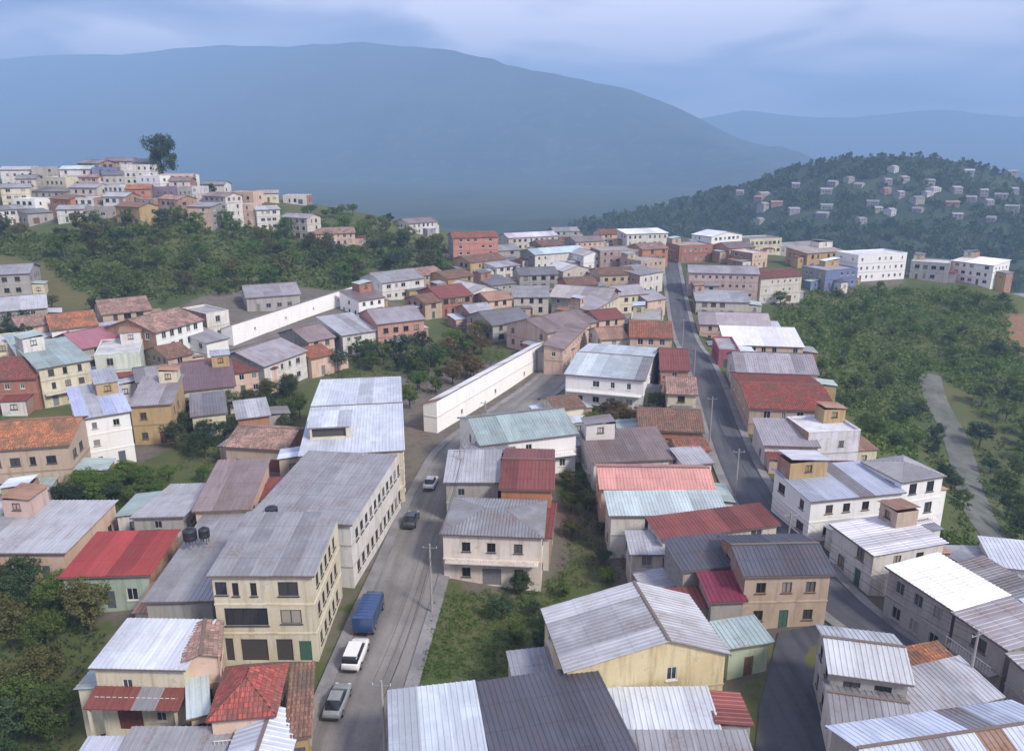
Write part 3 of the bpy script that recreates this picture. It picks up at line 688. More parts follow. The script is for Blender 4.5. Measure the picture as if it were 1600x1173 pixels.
tile_r = tile_roof((0.30, 0.115, 0.075)); tile_b = tile_roof((0.22, 0.125, 0.095)); tile_o = tile_roof((0.40, 0.17, 0.09)); tile_p = tile_roof((0.36, 0.23, 0.20)); tile_m = tile_roof((0.22, 0.07, 0.065))
conc = slab_mat((0.36, 0.36, 0.37)); conc_l = slab_mat((0.55, 0.56, 0.60)); conc_w = slab_mat((0.66, 0.68, 0.74))
G_A, G_L, G_C, G_R, G_F, G_U = ('buildings along the left street', 'houses on the left of the town', 'houses between the two streets', 'houses right of the dark street', 'houses at the far end of the ridge', 'houses on the upper left hill')
def win_rows(L, rows, sp, ww, wh, skip=()):
    out = []
    n = int((L-0.5)/sp); off = (L-n*sp)/2
    for r, z in enumerate(rows):
        for i in range(n):
            if (r, i) in skip: continue
            u = off+sp*(i+0.5); out.append((u-ww/2, u+ww/2, z, z+wh, 'w'))
    return out
# --- left street, left side
house('white three-storey building with large dark windows, its end wall facing the red roof', (330,897), (487,897), (430,812), 9.5, 'shed', CREAM, zinc, rise=0.7, name='building', cat='building', group=G_A, fcol='dark',
      front=[(0.2,1.3,7.3,8.7,'w'),(1.8,2.4,7.2,8.6,'w'),(3.5,4.1,7.2,8.6,'w'),(6.1,8.0,7.2,8.7,'w'),(0.8,4.9,4.0,5.9,'w'),(6.1,8.1,4.2,5.7,'w'),(0.5,1.3,0.05,2.6,'o'),(2.0,4.6,0.05,2.5,'o'),(5.4,7.0,0.05,2.5,'o'),(7.6,8.8,0.05,2.3,'d')],
      side_r=win_rows(10.4, [1.0, 4.2, 7.3], 1.75, 0.95, 1.35), brick=False)
house('grey-roofed white building in the middle of the left street row', (390,809), (547,818), (500,712), 8.0, 'shed', OFFW, zinc, rise=0.5, name='building', cat='building', group=G_A, side_r=win_rows(22, [1.2, 5.0], 1.8, 1.0, 1.5), fcol='dark', brick=False)
house('long building with pale blue metal roof and raised roof hut, at the street bend', (468,712), (630,703), (500,594), 8.0, 'gx', CREAM, ice, rise=0.9, name='building', cat='building', group=G_A, side_r=win_rows(28, [1.2, 5.0], 2.4, 1.0, 1.3), hut=(-6.0, -0.5, 5, 10, 1.9), over=0.2, brick=False)
house('low building under a wide grey metal roof left of the white three-storey building', (228,938), (330,936), (280,806), 5.6, 'shed', GREY, zinc, rise=0.6, name='building', cat='building', group=G_A, dens=0.5)
house('small pinkish-grey roof house behind the wide grey roof', (305,797), (388,794), (340,738), 5.8, 'shed', PINK, mauve, group=G_A)
house('narrow shed with a light grey slanted roof beside the shrubs', (208,808), (285,806), (250,742), 4.6, 'shedb', GREY, zinc_l, name='shed', cat='shed', group=G_A, dens=0.4)
# --- bottom left
house('low house with long blue-grey roof and pink columns at the left edge', (-60,862), (100,862), (40,790), 4.0, 'shed', PINK, zinc_l, rise=0.6, group=G_L, dens=1.0, fcol='brown')
house('house with bright red metal roof beside the long blue-grey roof', (98,900), (232,896), (180,838), 4.2, 'shed', GRN, red, rise=0.5, group=G_L)
house('cream house with pale blue upper roof and dark red porch roof at the bottom left', (147,1040), (286,1043), (250,976), 6.6, 'shed', CREAM, ice, rise=0.4, group=G_L, lean=(2.2, 4.6, maroon, 'zinc', CREAM), dens=0.7)
house('pink-walled house with beige roof squeezed beside the cream bottom-left house', (290,1030), (338,1022), (330,975), 5.6, 'gy', PINK, tile_p, kind='tile', group=G_L)
house('small house with red hipped roof below the white three-storey building', (330,1122), (426,1114), (400,1042), 4.6, 'hip', PINK, tile_roof((0.34, 0.085, 0.075)), kind='tile', group=G_L, rise=1.8)
house('small pale mint roof wedged between the cream house and the red hipped roof', (298,1118), (322,1112), (318,1066), 3.2, 'shed', CREAM, paleteal, group=G_L, min_dep=2.5)
house('low house with shining pale blue roof at the bottom edge by the street', (352,1200), (444,1196), (420,1118), 3.6, 'gy', OFFW, ice, group=G_L)
house('narrow ochre house with brown tiled roof beside the red hipped roof', (450,1150), (480,1146), (470,1056), 3.4, 'shed', OCHRE, tile_b, kind='tile', group=G_L, min_dep=3)
house('small blue-grey roof cut by the bottom edge below the cream house', (170,1215), (340,1215), (240,1150), 3.2, 'shed', GREY, zinc, group=G_L)
# --- grass lot and middle
house('white and pink two-storey house with grey roof standing above the grass lot', (692,832), (846,838), (770,780), 6.6, 'hip', (0.66, 0.60, 0.55), zinc, rise=1.0, group=G_C, fcol='dark', balcony=True, brick=False)
house('house with dark red roof and orange wall behind the white house above the grass lot', (783,762), (862,764), (820,702), 7.2, 'gx', TERRA, maroon, group=G_C, rise=1.2)
house('low dark red lean-to roof right behind the white house above the grass lot', (796,834), (858,838), (830,795), 4.4, 'shed', OFFW, maroon, group=G_C, rise=0.8)
house('grey-roofed house at the street corner left of the orange-walled house', (697,752), (778,752), (740,716), 6.0, 'shed', GREY, zinc_l, group=G_C)
house('small dark grey roof tucked behind the street corner house', (738,712), (800,706), (770,684), 6.0, 'shedb', GREY, zinc, group=G_C)
house('wide teal-grey roof with white end wall behind the dark red roof', (752,694), (900,676), (830,640), 6.2, 'gx', WHITE, teal, group=G_C)
house('long bright white two-storey facade along the bending street', (682,626), (850,534), (660,622), 6.2, 'shedb', (0.86, 0.86, 0.86), snow, rise=-1.0, max_dep=2.8, min_dep=2.6, side_r=[], annex=False, side_l=[], name='building', cat='building', group=G_A, front=win_rows(46, [0.9], 14.0, 0.8, 1.0), dens=0.0, fcol='white', over=0.12)
house('long white single-storey building stretching across the left of the town', (362,508), (575,440), (319,503), 4.4, 'shedb', (0.86, 0.86, 0.86), snow, rise=-1.2, max_dep=3.2, min_dep=3.0, side_l=[], side_r=[], annex=False, name='building', cat='building', group=G_L, front=win_rows(56, [1.4], 13, 0.7, 0.7), fcol='white', over=0.12)
# --- left middle
house('tall white house with blue-lilac roof in front of the shrubs', (122,655), (202,642), (170,602), 8.4, 'shed', WHITE, metal_roof((0.42, 0.47, 0.66), 0.1), rise=0.5, group=G_L, fcol='grey', brick=False)
house('ochre house with brown windows adjoining the tall white house', (203,634), (266,630), (240,602), 7.0, 'shed', OCHRE, lil, group=G_L, fcol='brown')
house('big beige house with terracotta tiled roof at the left edge', (-40,704), (106,694), (40,655), 7.4, 'gx', BEIGE, tile_o, kind='tile', group=G_L, rise=1.8, fcol='dark')
house('brown house with dull red roof at the left edge above the terracotta roof', (-40,594), (55,590), (10,562), 5.8, 'gx', BRICK, tile_m, kind='tile', group=G_L)
house('cream house with rows of dark windows and a grey-blue roof', (60,576), (140,562), (100,535), 7.6, 'shed', CREAM, teal, group=G_L, dens=1.0, fcol='dark')
house('mint white house with a pink-framed window, right of the cream windowed house', (147,556), (218,550), (180,530), 6.6, 'flat', MINT, conc_l, group=G_L)
house('small house with pinkish maroon roof above the mint white house', (128,545), (195,532), (160,512), 5.0, 'gx', GREY, metal_roof((0.34, 0.15, 0.19), 0.2), group=G_L)
house('low white house with terracotta roof near the foot of the wooded hill', (80,516), (152,508), (110,494), 4.8, 'gx', WHITE, tile_o, kind='tile', group=G_L)
house('white two-storey house with brown tiled roof left of the long white building', (243,520), (316,500), (270,474), 8.0, 'gx', (0.70, 0.74, 0.73), tile_p, kind='tile', group=G_L)
house('small grey-white house touching the near end of the long white building', (322,492), (357,486), (340,474), 6.6, 'flat', OFFW, conc, group=G_L, annex=False)
house('house with brown tiled roof behind the low white house under the wood', (160,492), (236,484), (200,462), 5.0, 'gx', BEIGE, tile_p, kind='tile', group=G_L)
house('house with wide dark red hipped roof below the long white building', (300,592), (432,574), (360,536), 4.8, 'hip', PINK, tile_m, kind='tile', group=G_L, rise=2.0)
house('lilac-grey roofed house with white end wall beside the dark red hipped roof', (412,572), (478,548), (430,515), 6.0, 'gx', OFFW, lil, group=G_L, annex=False)
house('house with purple-brown roof and pale wall above the round dark tree', (272,612), (366,602), (310,580), 5.2, 'shed', LILAC, metal_roof((0.17, 0.115, 0.135), 0.45), group=G_L)
house('low beige house among bushes left of the pale blue roof', (352,696), (446,702), (400,664), 4.0, 'gx', BEIGE, tile_p, kind='tile', group=G_L)
house('light lilac roof at the left edge under the wooded hill', (-10,488), (72,481), (30,456), 5.0, 'gx', GREY, zinc_l, group=G_L)
house('grey house highest at the left edge beside the dark ravine', (-30,452), (48,448), (10,424), 6.0, 'gx', GREY, zinc, group=G_L)
house('small pale house below the light lilac roof at the left edge', (-20,540), (26,536), (5,522), 4.5, 'flat', CREAM, conc_l, group=G_L)
house('lilac roofed house at the edge of the wood behind the long white building', (385,466), (468,460), (420,440), 4.2, 'gx', GREY, lil, group=G_L, annex=False)
house('grey-blue roofed house between brown house and pinkish maroon roof', (30,558), (84,550), (60,528), 4.2, 'shed', GREY, teal, group=G_L)
house('pale green-white house corner cut by the left edge beside the shrubs', (-60,806), (34,800), (-10,772), 4.0, 'flat', GRN, conc_l, group=G_L)
# --- centre
house('pink two-storey house with lilac-grey roof near the centre left', (590,506), (662,498), (625,466), 7.0, 'gx', DPINK, lil, group=G_C, fcol='dark')
house('light grey roofed house left of the pink two-storey house', (535,524), (588,516), (560,492), 5.0, 'shed', OFFW, zinc_l, group=G_C, annex=False)
house('narrow pink-walled house at the far side of the dark trees', (482,534), (522,526), (502,508), 5.0, 'gx', PINK, mauve, group=G_C, annex=False)
house('grey house with white attic wall behind the pink two-storey house', (597,442), (662,434), (630,406), 6.0, 'gx', OFFW, zinc, group=G_C)
house('dark maroon roofed house right of the grey attic house', (688,466), (738,460), (712,440), 5.6, 'gx', BRICK, maroon, group=G_C)
house('pale house with small gable right of the dark maroon roof', (738,458), (780,452), (760,430), 5.6, 'gy', OFFW, zinc_l, group=G_C)
house('pale lilac walled house in front of the wide brown-grey roof', (803,464), (857,464), (830,444), 5.4, 'gx', LILAC, zinc, group=G_C)
house('wide brown-grey roof with deep dark eaves near the town centre', (862,462), (948,468), (900,434), 6.2, 'gx', GREY, metal_roof((0.38, 0.35, 0.36), 0.4), group=G_C, over=0.9)
house('house with mauve roof and pinkish facade on the bending street', (856,520), (932,502), (885,478), 5.6, 'gx', PINK, mauve, group=G_C)
house('grey roofed house behind the brown dry trees', (770,508), (830,500), (800,482), 4.6, 'gx', GREY, zinc_d, group=G_C)
house('cream facade house at the upper bend of the left street', (925,486), (968,462), (915,470), 6.0, 'shed', CREAM, lil, group=G_C)
house('pink facade house lower on the upper bend of the left street', (880,545), (918,508), (862,532), 5.6, 'shed', PINK, mauve, group=G_C)
house('house with broad pale blue-grey roof and white right end in the town centre', (884,584), (1006,594), (940,538), 6.2, 'gx', WHITE, metal_roof((0.45, 0.51, 0.56), 0.15), group=G_C, rise=1.2)
house('red-brown roofed house beside the dark street, above the broad pale roof', (985,524), (1050,528), (1015,500), 5.4, 'gx', PINK, tile_r, kind='tile', group=G_C, align=(PATH_B, 4.05, -1))
house('cream house with olive walls behind the red-brown roof by the dark street', (986,498), (1036,500), (1010,478), 5.6, 'flat', (0.50, 0.49, 0.34), conc, group=G_C)
house('maroon roofed house right of the broad pale roof on the dark street', (1034,574), (1076,578), (1050,548), 5.2, 'gx', DPINK, maroon, group=G_C, align=(PATH_B, 4.05, -1))
house('narrow cream house on the dark street beside the brown bushes', (1044,612), (1088,616), (1065,590), 4.8, 'gx', CREAM, tile_p, kind='tile', group=G_C, align=(PATH_B, 4.05, -1))
house('rust-brown tiled house behind the purple-grey roof by the dark street', (1000,672), (1098,674), (1040,638), 4.4, 'gx', TERRA, tile_b, kind='tile', group=G_C, align=(PATH_B, 4.05, -1))
house('low house with purple-grey roofs and white corner wall above the coral roof', (928,722), (1052,716), (990,682), 4.4, 'shed', OFFW, mauve, group=G_C)
house('house with coral pink roof beside the green garden strip', (952,784), (1114,764), (1010,726), 5.8, 'gx', PINK, coral, group=G_C, align=(PATH_B, 4.05, -1))
house('house with pale teal roof between coral roof and long maroon roof', (974,832), (1134,803), (1050,776), 5.6, 'shed', OFFW, paleteal, group=G_C, align=(PATH_B, 4.05, -1))
house('low house under a long narrow maroon roof by the street bend', (1036,842), (1214,818), (1120,803), 5.2, 'shed', LILAC, maroon, group=G_C)
house('pale grey-lilac house end below the long maroon roof', (988,864), (1036,864), (1010,842), 4.8, 'shed', LILAC, zinc_l, group=G_C)
house('pinkish beige two-storey house with dark slate roof at the street corner', (1165,897), (1298,894), (1220,836), 6.4, 'gx', BEIGE, slate, group=G_C, fcol='brown', rise=1.1)
house('dark slate roofed house left of the pinkish beige house', (1068,890), (1160,880), (1110,846), 5.8, 'shed', GREY, slate, group=G_C)
house('small dark maroon roof left of the pinkish beige house', (1112,938), (1162,936), (1140,902), 4.4, 'shed', GREY, metal_roof((0.17, 0.03, 0.055), 0.2), group=G_C)
house('mint green and cream annex below the pinkish beige house', (1140,1010), (1202,1000), (1170,975), 3.6, 'shed', (0.40, 0.48, 0.36), teal, group=G_C, min_dep=3)
house('yellow-walled house with large pale grey gabled roof in the foreground', (886,1046), (1134,1018), (1105,928), 6.4, 'gy', YELL, zinc_l, peak=0.62, rise=1.9, group=G_C, front=[(8.7,9.6,4.2,5.5,'w'),(2.2,3.0,4.0,5.0,'w'),(8.8,9.6,1.0,2.2,'w'),(11.2,12.1,0.05,2.1,'d')], brick=False)
house('low bright pale blue roof in front of the yellow-walled house', (950,1142), (1120,1140), (1000,1086), 3.2, 'shed', GREY, ice, rise=0.5, group=G_C)
house('pale blue roofed building at the bottom edge beside the left street', (618,1260), (765,1240), (690,1080), 6.0, 'shed', OFFW, metal_roof((0.50, 0.56, 0.63), 0.1), rise=0.4, name='building', cat='building', group=G_C)
house('dark slate roofed building at the bottom edge right of the pale blue roof', (782,1236), (1000,1196), (830,1062), 5.6, 'shed', GREY, slate, rise=0.3, name='building', cat='building', group=G_C)
house('blue-grey roof strip along the bottom edge under the bright pale blue roof', (975,1240), (1190,1240), (1080,1158), 3.6, 'shed', GREY, zinc, group=G_C)
# --- bottom right
house('grey-white roofed house beside the dark asphalt yard', (1300,1048), (1420,1064), (1340,986), 5.8, 'gx', GREY, metal_roof((0.50, 0.53, 0.56), 0.2), group=G_R)
house('grey roofed house below the grey-white roof by the yard', (1306,1128), (1424,1146), (1350,1072), 4.2, 'gx', OFFW, zinc, group=G_R)
house('large pale blue roofed building in the bottom right corner', (1392,1250), (1700,1200), (1560,1100), 5.0, 'gx', GREY, metal_roof((0.54, 0.60, 0.72), 0.1), name='building', cat='building', group=G_R, rise=1.2)
house('narrow pale roof behind the large pale blue roof in the corner', (1394,1128), (1560,1086), (1480,1066), 4.0, 'shed', GREY, zinc_l, group=G_R)
house('small rusty orange roof beside the lower street at the right', (1444,1066), (1512,1052), (1475,1036), 3.4, 'shed', TERRA, tile_o, kind='tile', group=G_R, min_dep=3.5)
house('grey facade building with shining white roof on the lower street', (1390,886), (1490,951), (1550,921), 6.2, 'shed', GREY, snow, rise=0.35, name='building', cat='building', group=G_R, front=win_rows(8.2, [1.0, 4.0], 2.4, 1.1, 1.4))
house('lilac-white roofed building up the lower street next to the white roof', (1302,820), (1366,866), (1432,824), 5.2, 'shed', OFFW, metal_roof((0.60, 0.60, 0.68), 0.08), rise=0.3, name='building', cat='building', group=G_R)
house('purple-grey roofed building down the lower street from the white roof', (1494,958), (1574,1012), (1650,985), 6.0, 'shed', GREY, lil, rise=0.4, name='building', cat='building', group=G_R)
house('grey building down the lower street at the right edge', (1580,1024), (1650,1085), (1730,1050), 5.6, 'shed', GREY, zinc, rise=0.4, name='building', cat='building', group=G_R)
house('bluish white roof at the right edge above the purple-grey roof', (1556,880), (1650,890), (1600,852), 4.0, 'shed', OFFW, ice, group=G_R)
house('dark roofed long shed behind the white roof at the right edge', (1500,880), (1590,938), (1530,872), 3.2, 'shed', GREY, zinc_d, name='shed', cat='shed', group=G_R, min_dep=3)
# --- right of the dark street
house('white house with blue-grey roof at the street bend', (1268,782), (1410,768), (1330,728), 6.0, 'shed', WHITE, metal_roof((0.43, 0.47, 0.58), 0.1), rise=0.5, group=G_R, brick=False)
house('tall white house with grey hipped roof on the valley side', (1410,752), (1474,742), (1440,708), 9.0, 'hip', WHITE, zinc, rise=1.0, group=G_R, fcol='dark', brick=False)
house('white house with flat white roof and lilac wall on the valley side', (1264,676), (1345,672), (1305,648), 7.2, 'flat', (0.66, 0.66, 0.74), conc_w, group=G_R)
house('low house with lilac roof and pale wall on the dark street', (1180,694), (1260,694), (1220,666), 4.2, 'shed', OFFW, lil, group=G_R, align=(PATH_B, 4.05, 1))
house('house with brown and maroon roof at the foot of the dark street', (1196,752), (1312,746), (1250,720), 4.6, 'gx', OFFW, tile_m, kind='tile', group=G_R, align=(PATH_B, 4.05, 1))
house('red-brown roofed house with beige walls on the right of the dark street', (1152,636), (1262,624), (1205,584), 5.8, 'gx', BEIGE, tile_roof((0.27, 0.075, 0.06)), kind='tile', group=G_R, rise=1.3, align=(PATH_B, 4.05, 1))
house('lilac-grey roofed house above the red-brown roof', (1152,580), (1262,574), (1205,544), 5.8, 'gx', OFFW, lil, group=G_R, align=(PATH_B, 4.05, 1))
house('house with thin white roof edge on the dark street above the lilac-grey roof', (1134,536), (1228,526), (1180,510), 5.4, 'shed', PINK, snow, group=G_R, align=(PATH_B, 4.05, 1))
house('small magenta-red house on the dark street edge', (1112,546), (1140,544), (1126,526), 4.4, 'flat', (0.36, 0.12, 0.16), conc, group=G_R, min_dep=4, align=(PATH_B, 4.05, 1))
house('broad pinkish-grey roofed house high on the dark street', (1094,506), (1202,508), (1150,470), 5.4, 'gx', PINK, metal_roof((0.42, 0.38, 0.40), 0.3), group=G_R, align=(PATH_B, 4.05, 1))
house('pink three-storey house with grey roof at the top of the dark street', (1076,424), (1170,420), (1120,394), 9.0, 'gx', (0.50, 0.39, 0.36), lil, group=G_R, align=(PATH_B, 4.05, 1))
house('pale house between the pink three-storey house and pinkish-grey roof', (1088,470), (1168,470), (1130,450), 5.0, 'shed', LILAC, zinc_l, group=G_R, align=(PATH_B, 4.05, 1))
house('ivory house squeezed on the valley side of the pale blue roof', (1272,642), (1300,640), (1290,622), 5.0, 'shed', OFFW, zinc_l, group=G_R)
# --- far end of the ridge
FAR = [
 ('tall salmon red house at the far left end of the ridge', (708,372), (778,370), (740,346), 10.5, 'gx', (0.50, 0.24, 0.20), tile_r, 'tile'),
 ('yellowish house right below the tall salmon red house', (735,410), (790,404), (760,386), 6, 'gx', OCHRE, tile_b, 'tile'),
 ('lilac-white roofed house right of the tall salmon red house', (795,372), (872,368), (830,356), 6, 'gx', LILAC, metal_roof((0.62, 0.58, 0.66), 0.1), 'zinc'),
 ('light blue roofed house at the far end of the ridge', (836,398), (916,392), (875,374), 6, 'gx', OFFW, metal_roof((0.52, 0.62, 0.72), 0.05), 'zinc'),
 ('grey roofed house in front of the light blue far roof', (812,430), (872,428), (840,408), 5.5, 'gx', GREY, zinc_d, 'zinc'),
 ('pale house with lilac walls right of the grey far roof', (880,424), (926,420), (900,404), 6, 'gy', LILAC, zinc_l, 'zinc'),
 ('small mauve roofed house left of the far pink terrace', (900,378), (944,376), (920,364), 5.5, 'gx', PINK, mauve, 'zinc'),
 ('far pinkish brown terrace with flat roof', (938,392), (1002,390), (970,368), 8, 'flat', (0.38, 0.29, 0.28), conc, 'zinc'),
 ('far terracotta walled house beside the pinkish brown terrace', (1004,390), (1044,388), (1025,366), 8, 'gx', TERRA, tile_p, 'tile'),
 ('pale house with white side wall at the head of the dark street', (1000,430), (1036,424), (1012,406), 7, 'shed', OFFW, zinc, 'zinc'),
 ('brown roofed house below the pinkish brown terrace', (938,430), (994,428), (965,408), 6.5, 'gx', BEIGE, tile_b, 'tile'),
 ('cream house beside the head of the left street', (968,462), (1012,458), (990,440), 6, 'gx', CREAM, lil, 'zinc'),
 ('long low white roof on the far skyline left of the dark street', (980,366), (1044,364), (1010,356), 6, 'shed', OFFW, snow, 'zinc'),
 ('brick brown house on the skyline at the head of the dark street', (1062,384), (1114,382), (1090,364), 7, 'flat', BRICK, conc, 'zinc'),
 ('white gabled house on the skyline right of the brick brown house', (1112,370), (1160,366), (1135,350), 8, 'gy', WHITE, ice, 'zinc'),
 ('cream walled house right of the white gabled skyline house', (1172,374), (1222,372), (1196,360), 7, 'flat', CREAM, zinc_d, 'zinc'),
 ('pink house with white mint front above the green slope', (1192,408), (1256,404), (1222,384), 9, 'gx', (0.58, 0.56, 0.52), tile_m, 'tile'),
 ('grey-lilac roofed house behind the pink and mint house', (1222,384), (1282,380), (1250,366), 6, 'gx', GREY, lil, 'zinc'),
 ('brown house with beige roof edge on the far right ridge', (1262,396), (1320,392), (1290,376), 6.5, 'shed', OCHRE, metal_roof((0.45, 0.40, 0.36), 0.2), 'zinc'),
 ('dark blue walled house above the green slope', (1292,414), (1342,410), (1318,398), 7, 'flat', BLUEW, conc, 'zinc'),
 ('bright white block house above the green slope', (1342,398), (1418,394), (1380,382), 10, 'flat', WHITE, conc_w, 'zinc'),
 ('pale house with long slanted roof behind the bright white block', (1302,378), (1362,382), (1330,366), 6, 'shed', OFFW, metal_roof((0.62, 0.60, 0.58), 0.1), 'zinc'),
 ('white house with overhanging roof right of the bright white block', (1414,384), (1476,384), (1445, 374), 7, 'shed', WHITE, snow, 'zinc'),
 ('grey walled house below the white overhanging roof', (1424,408), (1484,412), (1450,396), 7, 'flat', (0.42, 0.42, 0.43), conc_l, 'zinc'),
 ('white house with grey underside at the end of the right ridge', (1486,412), (1552,420), (1520,402), 8, 'shed', WHITE, snow, 'zinc'),
 ('small lilac house at the right edge of the ridge', (1568,424), (1625,424), (1596,410), 6, 'gx', LILAC, lil, 'zinc'),
 ('small grey house in the wood left of the salmon red house', (640,372), (684,368), (660,356), 5, 'gx', OFFW, mauve, 'zinc'),
 ('light roofed house alone at the wood edge near the crest', (490,326), (562,324), (530,312), 5, 'gx', OFFW, paleteal, 'zinc'),
 ('pink-brown house half hidden in the wood below the crest', (494,396), (556,394), (530,380), 5, 'gx', PINK, tile_p, 'tile'),
 ('tiny grey roof between the salmon house and the lilac-white roof', (778,392), (812,390), (795,380), 5, 'gx', GREY, zinc, 'zinc'),
 ('low pale roof left of the grey far roof', (776,418), (812,414), (795,402), 5, 'shed', OFFW, zinc_l, 'zinc'),
 ('small brown roof in front of the lilac-white far roof', (846,384), (880,382), (862,372), 4.5, 'gx', BEIGE, tile_b, 'tile'),
 ('white-walled house between the light blue roof and the small mauve roof', (912,400), (944,398), (928,384), 6, 'gy', WHITE, lil, 'zinc'),
 ('beige flat-roofed house left of the head of the dark street', (1002,408), (1040,404), (1020,394), 6, 'flat', BEIGE, conc, 'zinc'),
 ('dark brown roofed house below the pale lilac far house', (888,446), (934,444), (910,430), 5, 'gx', BRICK, tile_b, 'tile'),
 ('grey house with shed roof left of the pale lilac walled house', (768,446), (806,442), (786,428), 5, 'shed', GREY, zinc_d, 'zinc'),
 ('tan house left of the dark maroon roof near the wood', (650,432), (694,426), (670,412), 5, 'gx', BEIGE, tile_p, 'tile'),
 ('ochre wall house above the dark maroon roof', (700,436), (740,430), (720,416), 5, 'gx', OCHRE, tile_b, 'tile'),
 ('mauve skyline house right of the cream walled house', (1140,388), (1180,386), (1160,374), 6, 'gx', DPINK, mauve, 'zinc'),
 ('pale pink house below the cream skyline wall', (1176,396), (1200,394), (1188,384), 6, 'flat', PINK, conc_l, 'zinc'),
 ('grey-blue skyline roof right of the lilac-white far roof', (866,362), (906,361), (886,353), 5, 'gx', GREY, zinc, 'zinc'),
 ('small terracotta skyline roof left of the long low white roof', (940,366), (976,365), (958,357), 5, 'gx', PINK, tile_r, 'tile'),
 ('lilac roofed house beside the head of the left street', (1012,470), (1040,466), (1026,452), 5, 'gx', PINK, lil, 'zinc'),
 ('lilac-grey roofed house beyond the crest left of the salmon house', (592,338), (650,338), (620,326), 6, 'gx', LILAC, lil, 'zinc'),
]
for lab, fl, fr, b, hh, rf, wc, rmt, kd in FAR:
    house(lab, fl, fr, b, hh, rf, wc, rmt, kind=kd, group=G_F, min_dep=6, max_dep=12)
# --- upper left hill
HILL = [
 (0,272,60,'gx',OFFW,zinc_l,'white house at the left edge on the hilltop row'),(48,266,46,'flat',GREY,conc,'dark-windowed grey house in the hilltop row'),(92,268,52,'gx',OFFW,paleteal,'house with pale teal roof in the hilltop row'),
 (142,266,44,'flat',BLUEW,conc,'dark blue house in the hilltop row'),(188,258,60,'flat',OFFW,conc_l,'tall pale house left of the hilltop tree'),(246,260,58,'flat',PINK,conc_l,'pinkish tall house right under the hilltop tree'),
 (160,246,48,'gx',LILAC,mauve,'mauve roofed house standing highest on the hill'),
 (0,300,50,'gx',CREAM,zinc,'cream house at the left edge, second row of the hill'),(48,306,62,'shed',GREY,zinc_d,'dark roofed house in the second row of the hill'),(108,300,46,'gx',LILAC,lil,'lilac house in the second row of the hill'),
 (150,298,48,'flat',WHITE,conc_w,'bright white house in the second row of the hill'),(196,302,42,'gx',TERRA,tile_o,'orange-brown house in the second row of the hill'),(236,300,44,'flat',(0.30,0.24,0.32),conc,'purple house in the second row of the hill'),
 (276,298,44,'flat',OFFW,conc_l,'white fronted house at the right end of the second hill row'),(316,306,38,'gx',LILAC,mauve,'lilac-brown house beside the smaller hilltop tree'),
 (352,304,46,'flat',PINK,conc_l,'pale pink house on the descending crest'),(398,308,40,'gx',OFFW,zinc_l,'first off-white house past the pale pink one on the crest'),(436,312,44,'gx',LILAC,lil,'lilac roofed house next to the light crest roof'),
 (0,334,42,'gx',OFFW,zinc,'house at the left edge in the lowest hill row'),(42,340,44,'shed',GREY,zinc_d,'dark gabled house in the lowest hill row'),(88,334,46,'gx',OFFW,zinc_l,'pale house above the wood in the lowest hill row'),
 (132,330,44,'flat',GREY,conc_l,'grey house with dark window in the lowest hill row'),(180,330,40,'gx',OCHRE,tile_b,'ochre house at the top edge of the wood'),(292,330,40,'shed',PINK,zinc,'pinkish house above the wood at the right of the lowest row'),
 (24,286,34,'gx',LILAC,zinc,'small lilac house behind the cream house of the second hill row'),(66,284,38,'flat',CREAM,conc_l,'cream flat-roofed house between the upper hill rows'),(122,284,34,'shed',PINK,tile_p,'little pink house between the upper hill rows'),
 (160,280,36,'gx',GREY,zinc_d,'dark roofed house behind the bright white house of the second row'),(212,282,40,'flat',WHITE,conc_l,'white house squeezed under the tall pale hilltop house'),(262,280,36,'gx',LILAC,mauve,'mauve house squeezed under the pinkish hilltop house'),
 (20,318,36,'flat',WHITE,conc_w,'white block between the lower hill rows at the left'),(78,318,34,'gx',TERRA,tile_b,'brown-orange house between the lower hill rows'),(112,316,36,'flat',OFFW,conc_l,'off-white block between the lower hill rows'),
 (160,314,38,'gx',OFFW,zinc_l,'pale gabled house under the bright white house'),(206,318,36,'flat',GREY,conc,'grey block under the orange-brown house of the hill'),(246,318,34,'gx',PINK,tile_p,'pink gabled house under the purple house of the hill'),
 (326,322,30,'flat',OFFW,conc,'off-white block below the lilac-brown hill house'),(120,254,36,'gx',GREY,zinc_d,'dark roof peeping over the hilltop row'),(206,246,36,'gx',(0.22,0.2,0.26),zinc_d,'dark purple roof left of the hilltop tree'),
 (286,272,26,'flat',OFFW,conc_l,'narrow white house at the right end of the hilltop row'),
]
CREST = [(318,304,36,'gx',OFFW,zinc,'off-white house first on the crest row right of the hilltop'),(360,303,38,'flat',PINK,conc_l,'pink block on the crest row'),(402,306,36,'gx',CREAM,lil,'cream house on the crest row'),(442,309,40,'flat',OFFW,conc,'grey-white block on the crest row')]
for x, y, wd, rf, wc, rmt, lab in CREST:
    house(lab, (x, y), (x+wd*0.92, y-1), (x+wd/2, y-8), 6.0, rf, wc, rmt, group=G_U, min_dep=8, dens=0.9, dist0=348+(x-318)*0.1)
for x, y, wd, rf, wc, rmt, lab in HILL:
    house(lab, (x, y-6), (x+wd*0.92, y-8), (x+wd/2, y-8), 6.2 if rf != 'flat' else 7.5, rf, wc, rmt, kind='tile' if rmt in (tile_o, tile_b) else 'zinc', group=G_U, min_dep=8, dens=0.9, dist0=344 if y < 256 else 334 if y < 274 else 323 if y < 290 else 312 if y < 312 else 301 if y < 324 else 291)

